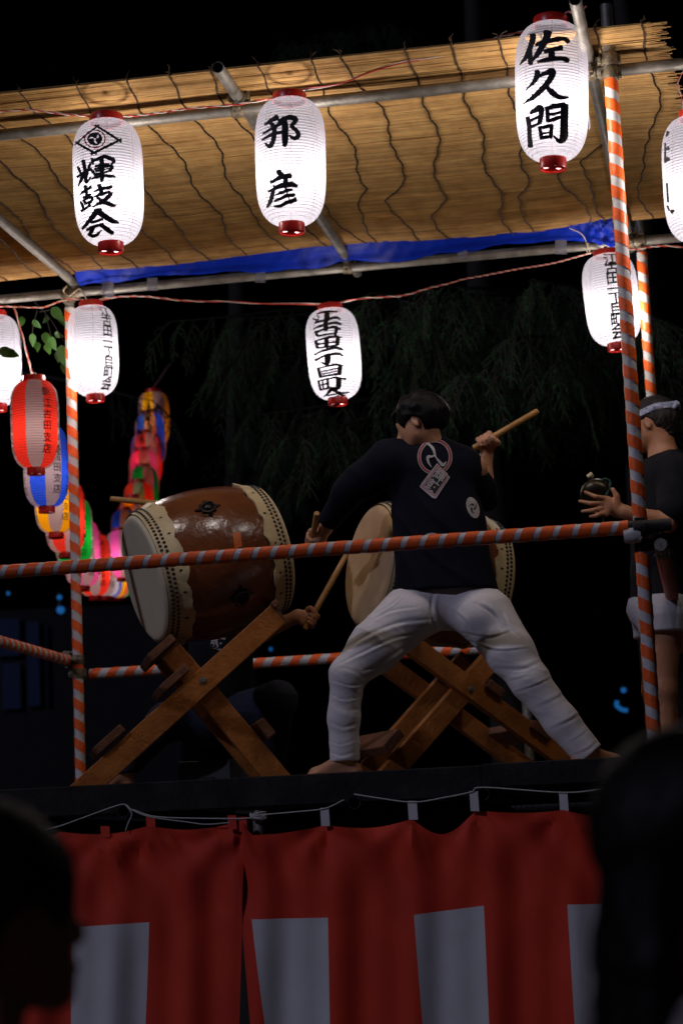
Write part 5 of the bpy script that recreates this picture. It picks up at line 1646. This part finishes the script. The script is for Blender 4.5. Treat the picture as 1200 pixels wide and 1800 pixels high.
# ------------------------------------------------------------------ red and white curtains under the stage
TC = -0.235
def curtain(cols, label, tabs, seed):
    """cols: (u_top, v_top, u_mid, v_mid, u_bot, colour below the band of the strip to the right, fold)"""
    r_ = random.Random(seed)
    o = empty('striped_curtain', W(*loc(S(cols[0][2], 1700, TC))[:2], 0.35), label, 'curtain')
    C = np.array([c[:5] for c in cols], float)
    kinds = [c[5] for c in cols]
    ph = [r_.uniform(0, 6) for _ in range(4)]
    tab_at = {tb[0]: (loc(S(tb[0], tb[2], TC))[0], S(tb[0], tb[2], TC)[2]) for tb in tabs}
    def pt(x, q):
        """x: column index (float), q: 0 top .. 1 start of the stripes .. 2 bottom of the picture .. 3.2 hem"""
        i = min(int(x), len(C) - 2); f = x - i
        g_ = C[i] * (1 - f) + C[i + 1] * f
        sag = cols[i][6] * math.sin(math.pi * f)
        if q <= 1:
            u = g_[0] + (g_[2] - g_[0]) * q; v = g_[1] + sag * (1 - q) ** 1.6 + (g_[3] - g_[1]) * q
        else:
            k = q - 1
            u = g_[2] + (g_[4] - g_[2]) * k; v = g_[3] + (1800 - g_[3]) * k
        P = S(u, v, TC)
        s = loc(P)[0]
        am = 0.008 + 0.016 * min(1, q / 1.4)
        t = am * (math.sin(s * 21 + ph[0] + 0.5 * q) * 0.55 + math.sin(s * 43 + ph[1] + q * 0.8) * 0.32 + 0.25 * math.sin(s * 9 + ph[2]))
        t += 0.018 * math.sin(s * 30 - q * 5 + ph[3]) * max(0, 1 - q) ** .7
        for (u_, v_, *_r) in tabs:                            # creases that fan out from each tab
            ts, tz = tab_at[u_]
            dx, dz = s - ts, tz - P[2] + 0.01
            dd = math.hypot(dx, dz)
            t += 0.011 * math.sin(7 * math.atan2(dx, max(dz, .02)) + ph[2] + u_) * math.exp(-dd / 0.32) * min(1, dd / .08)
        return P + E2 * t
    cuts = []
    nsub = 14
    red, white = MB(), []
    def patch(mb, x0, x1, q0, q1, nx, nq, lift=0.0):
        V = [pt(x0 + (x1 - x0) * i / nx, q0 + (q1 - q0) * j / nq) for i in range(nx + 1) for j in range(nq + 1)]
        mb.add(V, [(i * (nq + 1) + j, (i + 1) * (nq + 1) + j, (i + 1) * (nq + 1) + j + 1, i * (nq + 1) + j + 1) for i in range(nx) for j in range(nq)])
    # runs of one colour below the band
    runs = []
    for i in range(len(cols) - 1):
        if runs and runs[-1][2] == kinds[i]: runs[-1][1] = i + 1
        else: runs.append([i, i + 1, kinds[i]])
    patch(red, 0, len(C) - 1, 0, 1, nsub * (len(C) - 1), 22)
    red.build('red_band', M['curtain_red'], o)
    for a, b, kd in runs:
        mb = MB(); patch(mb, a, b, 1, 3.3, nsub * (b - a), 34)
        mb.build('white_stripe' if kd == 'w' else 'red_stripe', M['curtain_white' if kd == 'w' else 'curtain_red'], o)
    for (u, v0, v1, wv, mm) in tabs:
        V = []
        for j, q in enumerate(np.linspace(0, 1, 5)):
            for e in (-1, 1):
                for dp in (0.004, -0.004):
                    V.append(S(u + wv / 2 * e + (v0 - v1) * 0.08 * (q - .5), v1 + (v0 - v1) * q, TC - 0.006) + E2 * (dp + 0.006 * q))
        F = []
        for j in range(4):
            b = j * 4
            F += [(b, b + 2, b + 6, b + 4), (b + 1, b + 5, b + 7, b + 3), (b, b + 4, b + 5, b + 1), (b + 2, b + 3, b + 7, b + 6)]
        F += [(0, 1, 3, 2), (16, 18, 19, 17)]
        MB().add(V, F).build('hanging_tab', M[mm], o, smooth=False)
    return o
curtain([(20, 1490, 20, 1636, 10, 'r', 8), (105, 1462, 125, 1630, 124, 'w', 9), (263, 1452, 263, 1621, 255, 'r', 9), (408, 1447, 411, 1612, 404, 'r', 2), (430, 1441, 426, 1612, 420, 'r', 0)],
        'red curtain panel with one white stripe at the left under the stage', [(265, 1434, 1462, 15, 'curtain_red'), (408, 1433, 1458, 15, 'curtain_red'), (427, 1436, 1462, 13, 'curtain_red'), (185, 1452, 1472, 15, 'curtain_red')], 5)
curtain([(428, 1445, 424, 1618, 440, 'r', 3), (445, 1468, 443, 1616, 466, 'w', 4), (571, 1450, 577, 1613, 581, 'r', 10), (725, 1440, 728, 1608, 743, 'w', 34), (835, 1424, 850, 1592, 860, 'r', 5), (990, 1424, 997, 1590, 1010, 'w', 10), (1128, 1426, 1130, 1588, 1140, 'r', 8), (1280, 1418, 1280, 1580, 1290, 'w', 0)],
        'wide red curtain panel with white stripes hanging under the middle and right of the stage', [(571, 1420, 1452, 15, 'curtain_white'), (725, 1408, 1441, 16, 'curtain_white'), (833, 1391, 1426, 15, 'curtain_white'), (990, 1392, 1426, 15, 'curtain_white')], 6)
rope = empty('curtain_rope', S(600, 1420, TC), 'thin white rope that carries the curtains under the stage edge', 'rope')
for P in ([(60, 1462), (105, 1452), (150, 1436), (206, 1416), (222, 1415), (233, 1424), (265, 1436), (330, 1445), (362, 1449), (404, 1446)],
          [(233, 1423), (280, 1436), (400, 1439), (436, 1438), (455, 1433), (520, 1427), (571, 1421), (604, 1406)],
          [(622, 1396), (660, 1402), (725, 1410), (780, 1402), (828, 1392), (850, 1384), (990, 1393), (1060, 1386), (1120, 1376)],
          [(222, 1416), (232, 1430), (226, 1446), (221, 1460)]):
    MB().tube(catmull([S(u, v, TC - 0.008) for u, v in P], 6), 0.0024, 6).build('rope_length', M['rope'], rope)
kc = S(454, 1434, TC + 0.06)
for k in range(4):
    MB().tube([kc + E3 * (0.006 * k - .01) + (PIPE + .006) * (math.cos(a) * E1 + math.sin(a) * E2) + E3 * .004 * math.sin(a * 2 + k) for a in np.linspace(0, 2 * math.pi, 21)], .0035, 6, caps=False).build('rope_turn', M['rope'], rope)

# ------------------------------------------------------------------ cedars behind the stage
def spray(mb, base, d, L, r_, droop=0.5, nn=60, nl=0.030):
    """a drooping twig with needles all round it"""
    d = unit(d); P = [base]; p = base.copy(); v = d.copy()
    for i in range(7):
        v = unit(v + np.array([r_.uniform(-.12, .12), r_.uniform(-.12, .12), -droop * .22]))
        p = p + v * L / 7; P.append(p.copy())
    P = np.array(P)
    mb[0].tube(P, np.linspace(.005, .0018, len(P)), 4, caps=False)
    V = []; F = []
    for k in range(int(nn * L / .3)):
        q = r_.uniform(.03, 1) * 7; i = min(int(q), 6); c = P[i] + (P[i + 1] - P[i]) * (q - i)
        ax = unit(P[i + 1] - P[i])
        o = unit(np.array([r_.gauss(0, 1), r_.gauss(0, 1), r_.gauss(0, 1)]) + ax * 1.1)
        s = unit(np.cross(o, ax + 1e-3)) * .0022
        ln = nl * r_.uniform(.6, 1.1)
        b = len(V)
        V += [c + s, c - s, c + o * ln]; F.append((b, b + 1, b + 2))
    if V: mb[1].add(V, F)
    return P
def frond(mb, base, d, L, r_):
    """branchlet: a hanging axis with side twigs in a flat herringbone"""
    Q = spray(mb, base, d, L, r_, .8, 50)
    sd = unit(np.cross(Q[-1] - Q[0], np.array([r_.uniform(-1, 1), r_.uniform(-1, 1), .3])))
    for j in range(1, 7):
        for sg in (-1, 1):
            if r_.random() < .8:
                ax = unit(Q[j + 1] - Q[j]) if j < 7 else unit(Q[7] - Q[6])
                spray(mb, Q[j], ax * .9 + sd * sg * r_.uniform(.6, 1.1), L * r_.uniform(.22, .42) * (1.15 - j * .10), r_, .7, 60)
def cedar(label, trunk_at, height, boughs, seed, group='cedars behind the stage', start=10):
    r_ = random.Random(seed)
    o = empty('cedar_tree', trunk_at, label, 'tree', group)
    tr = MB()
    k = 10
    tr.tube([trunk_at + E3 * height * i / k + np.array([.05 * math.sin(i), .05 * math.cos(i * 1.3), 0]) for i in range(k + 1)], np.linspace(.26, .05, k + 1), 12)
    wood, need = MB(), MB()
    for (z0, tip, dr) in boughs:
        a = trunk_at + E3 * z0
        mid = (a + tip) / 2 + E3 * .35 * dr
        P = catmull([a, mid, tip], 12)
        tr.tube(P, np.linspace(.045, .004, len(P)), 6)
        frond((wood, need), P[-1], unit(P[-1] - P[-2]) - E3 * .4, .45, r_)
        for i in range(start, len(P)):
            dirv = unit(P[i] - P[i - 1])
            for _ in range(2):
                sd = unit(np.cross(dirv, E3)) * r_.choice((-1, 1)) * r_.uniform(.2, .9)
                frond((wood, need), P[i] + (P[i - 1] - P[i]) * r_.random(), unit(dirv * r_.uniform(.3, .9) + sd - E3 * r_.uniform(.2, .9)), r_.uniform(.30, .65), r_)
    tr.build('trunk', M['bark'], o)
    cr = need.build('crown', M['needle'], o, smooth=False)
    wood.build('twigs', M['bark'], cr)
    return o
def tips(lst):
    return [(z0, S(u, v, t), dr) for (z0, u, v, t, dr) in lst]
cedar('dark cedar with drooping sprays behind the stage right of the middle lantern', W(-0.2, 8.5, 0), 9.0,
      tips([(4.6, 812, 655, 3.7, 1), (4.5, 745, 560, 3.9, 1), (4.7, 905, 590, 3.8, 1), (4.4, 690, 640, 4.2, 1), (4.8, 975, 640, 4.0, 1), (5.0, 1000, 560, 4.4, 1), (4.5, 880, 690, 4.6, 1), (4.9, 1150, 560, 4.2, 1), (4.9, 1180, 680, 4.6, 1), (5.1, 850, 520, 4.2, 1), (4.6, 505, 770, 4.4, 1), (4.5, 440, 730, 4.6, 1), (4.7, 560, 800, 4.8, 1), (4.9, 400, 640, 4.8, 1), (5.0, 650, 515, 3.9, 1), (5.1, 420, 560, 4.4, 1), (5.2, 300, 565, 4.6, 1), (5.0, 760, 500, 3.7, 1), (5.0, 935, 490, 3.8, 1), (4.8, 680, 560, 3.8, 1)]), 31)
cedar('dark cedar with drooping sprays behind the left drum and coloured lanterns', W(-4.6, 13.5, 0), 10.0,
      tips([(5.6, 505, 770, 9.5, 1), (5.4, 440, 750, 10, 1), (5.2, 575, 720, 9.5, 1), (5.6, 400, 620, 10, 1), (6.2, 470, 600, 10.5, 1), (5.2, 520, 860, 10.5, 1), (5.9, 540, 660, 10.5, 1)]), 32)
cedar('tall cedar whose dim top rises above the reed roof', W(-1.9, 13.0, 0), 13.0,
      tips([(9.0, 500, 70, 9.0, 1), (8.6, 460, 110, 9.5, 1), (8.4, 330, 130, 9.5, 1), (9.5, 560, 60, 9.6, 1)]), 33)
cedar('slender cedar whose sprays cross the topmost coloured lanterns', W(-7.2, 9.6, 0), 7.5,
      tips([(5.6, 268, 704, 7.2, 1)]), 34, start=22)

# ------------------------------------------------------------------ leafy branch at the rear left post
lb = empty('leafy_branch', S(60, 545, 2.75), 'green leafy branch hanging beside the rear left post', 'branch')
br = [[(60, 530), (78, 548), (95, 570), (112, 600)], [(66, 545), (60, 568), (57, 590)], [(80, 552), (88, 580), (92, 600)], [(70, 548), (95, 545), (110, 555)], [(-20, 604), (0, 612), (12, 619)]]
for b in br:
    MB().tube(catmull([S(u, v, 2.68) for u, v in b], 5), .003, 6).build('twig', M['bark'], lb)
lv = MB()
nL = 8
V = []
for i in range(nL + 1):
    q = i / nL; wv = .30 * math.sin(math.pi * q ** .75) ** .9 * (1 - .25 * q)
    for e in (-1, -.5, 0, .5, 1):
        V.append((q, wv * e, -.10 * q * q + .08 * abs(e) * wv * 2))
lv.add(V, [(i * 5 + k, (i + 1) * 5 + k, (i + 1) * 5 + k + 1, i * 5 + k + 1) for i in range(nL) for k in range(4)])
leaf_me = None
for (u, v, du, dv, tt) in ((92, 540, 20, 26, 2.66), (58, 563, 14, 14, 2.7), (57, 586, 2, 24, 2.66), (80, 584, 2, 22, 2.7), (88, 592, 10, 24, 2.66), (108, 606, 4, 38, 2.64), (96, 586, 16, 6, 2.7), (82, 604, 6, 18, 2.62), (106, 556, 12, 18, 2.72), (40, 556, -2, 18, 2.75), (100, 618, 4, 20, 2.7), (12, 618, 22, 8, 2.30), (-2, 614, 34, 13, 2.28), (64, 600, 3, 18, 2.75), (112, 640, 2, 16, 2.7), (86, 556, -10, 12, 2.75)):
    a, b = S(u, v, tt), S(u + du, v + dv, tt - random.uniform(-.03, .05))
    x = b - a; L = np.linalg.norm(x); x = x / L
    n_ = unit((EYE - a) + np.array([random.uniform(-5, 5), 0, random.uniform(-6, 2)])); y = unit(np.cross(n_, x)); z = np.cross(x, y)
    if leaf_me is None:
        ob = lv.build('leaf', M['leaf'], lb, world=False); leaf_me = ob.data
    else:
        ob = bpy.data.objects.new('leaf', leaf_me); COL.objects.link(ob); ob.parent = lb
    ob.matrix_parent_inverse = world_of(lb).inverted()
    ob.matrix_basis = Matrix.Translation(Vector(a)) @ (frame(x, y, z) @ Matrix.Diagonal((L, L, L))).to_4x4()

# ------------------------------------------------------------------ far building and blue lights
far = empty('far_building', at_dist(40, 1500, 34) * np.array([1, 1, 0]), 'dark distant building with dim blue windows behind the left rail', 'building')
bc = at_dist(45, 1200, 34)
MB().box(np.array([bc[0], bc[1] + 3.2, 2.9]), (np.array([1., 0, 0]), np.array([0, 1., 0]), E3), (2.4, 3, 2.9)).build('wall', M['far_wall'], far, smooth=False)
for (u0, v0, u1, v1) in ((-10, 1085, 32, 1150), (42, 1090, 70, 1240), (76, 1095, 84, 1242), (0, 1165, 36, 1245)):
    a, b = at_dist(u0, v0, 34), at_dist(u1, v1, 34)
    w_ = MB().box(np.array([(a[0] + b[0]) / 2, bc[1] + .16, (a[2] + b[2]) / 2]), (np.array([1., 0, 0]), np.array([0, 1., 0]), E3), (abs(b[0] - a[0]) / 2, .03, abs(b[2] - a[2]) / 2)).build('window', M['blue_window'], far, smooth=False)
for (u, v, d, r, lab) in ((107, 1072, 26, .050, 'larger round blue light left of the rear left post'), (105, 1050, 26, .032, 'small blue light above the larger one left of the rear left post'), (15, 1043, 26, .022, 'faint blue light at the left edge'),
                          (1095, 1213, 24, .032, 'upper of two blue lights beside the front right post'), (476, 1141, 27, .022, 'tiny blue light beyond the rear rail')):
    c = at_dist(u, v, d)
    o = empty('blue_lamp', c, lab, 'lamp', 'distant blue lights')
    MB().lathe([(.001, -r), (r * .7, -r * .7), (r, 0), (r * .7, r * .7), (.001, r)], 12, c).build('bulb', M['blue_glow'], o)
    MB().lathe([(r * .5, 0), (r * .9, r * .5), (r * .6, r * 1.3), (.001, r * 1.4)], 12, c + E3 * r * .6).build('housing', M['blackpl'], o)
c = at_dist(1092, 1240, 24)
o = empty('blue_lamp', c, 'lower curved blue light beside the front right post', 'lamp', 'distant blue lights')
MB().tube(catmull([at_dist(1084, 1232, 24), at_dist(1083, 1240, 24), at_dist(1092, 1247, 24), at_dist(1102, 1249, 24)], 6), .022, 8).build('tube', M['blue_glow'], o)
MB().tube(catmull([at_dist(1084, 1232, 24.05), at_dist(1083, 1240, 24.05), at_dist(1092, 1247, 24.05), at_dist(1102, 1249, 24.05)], 6), .028, 8).build('housing', M['blackpl'], o)
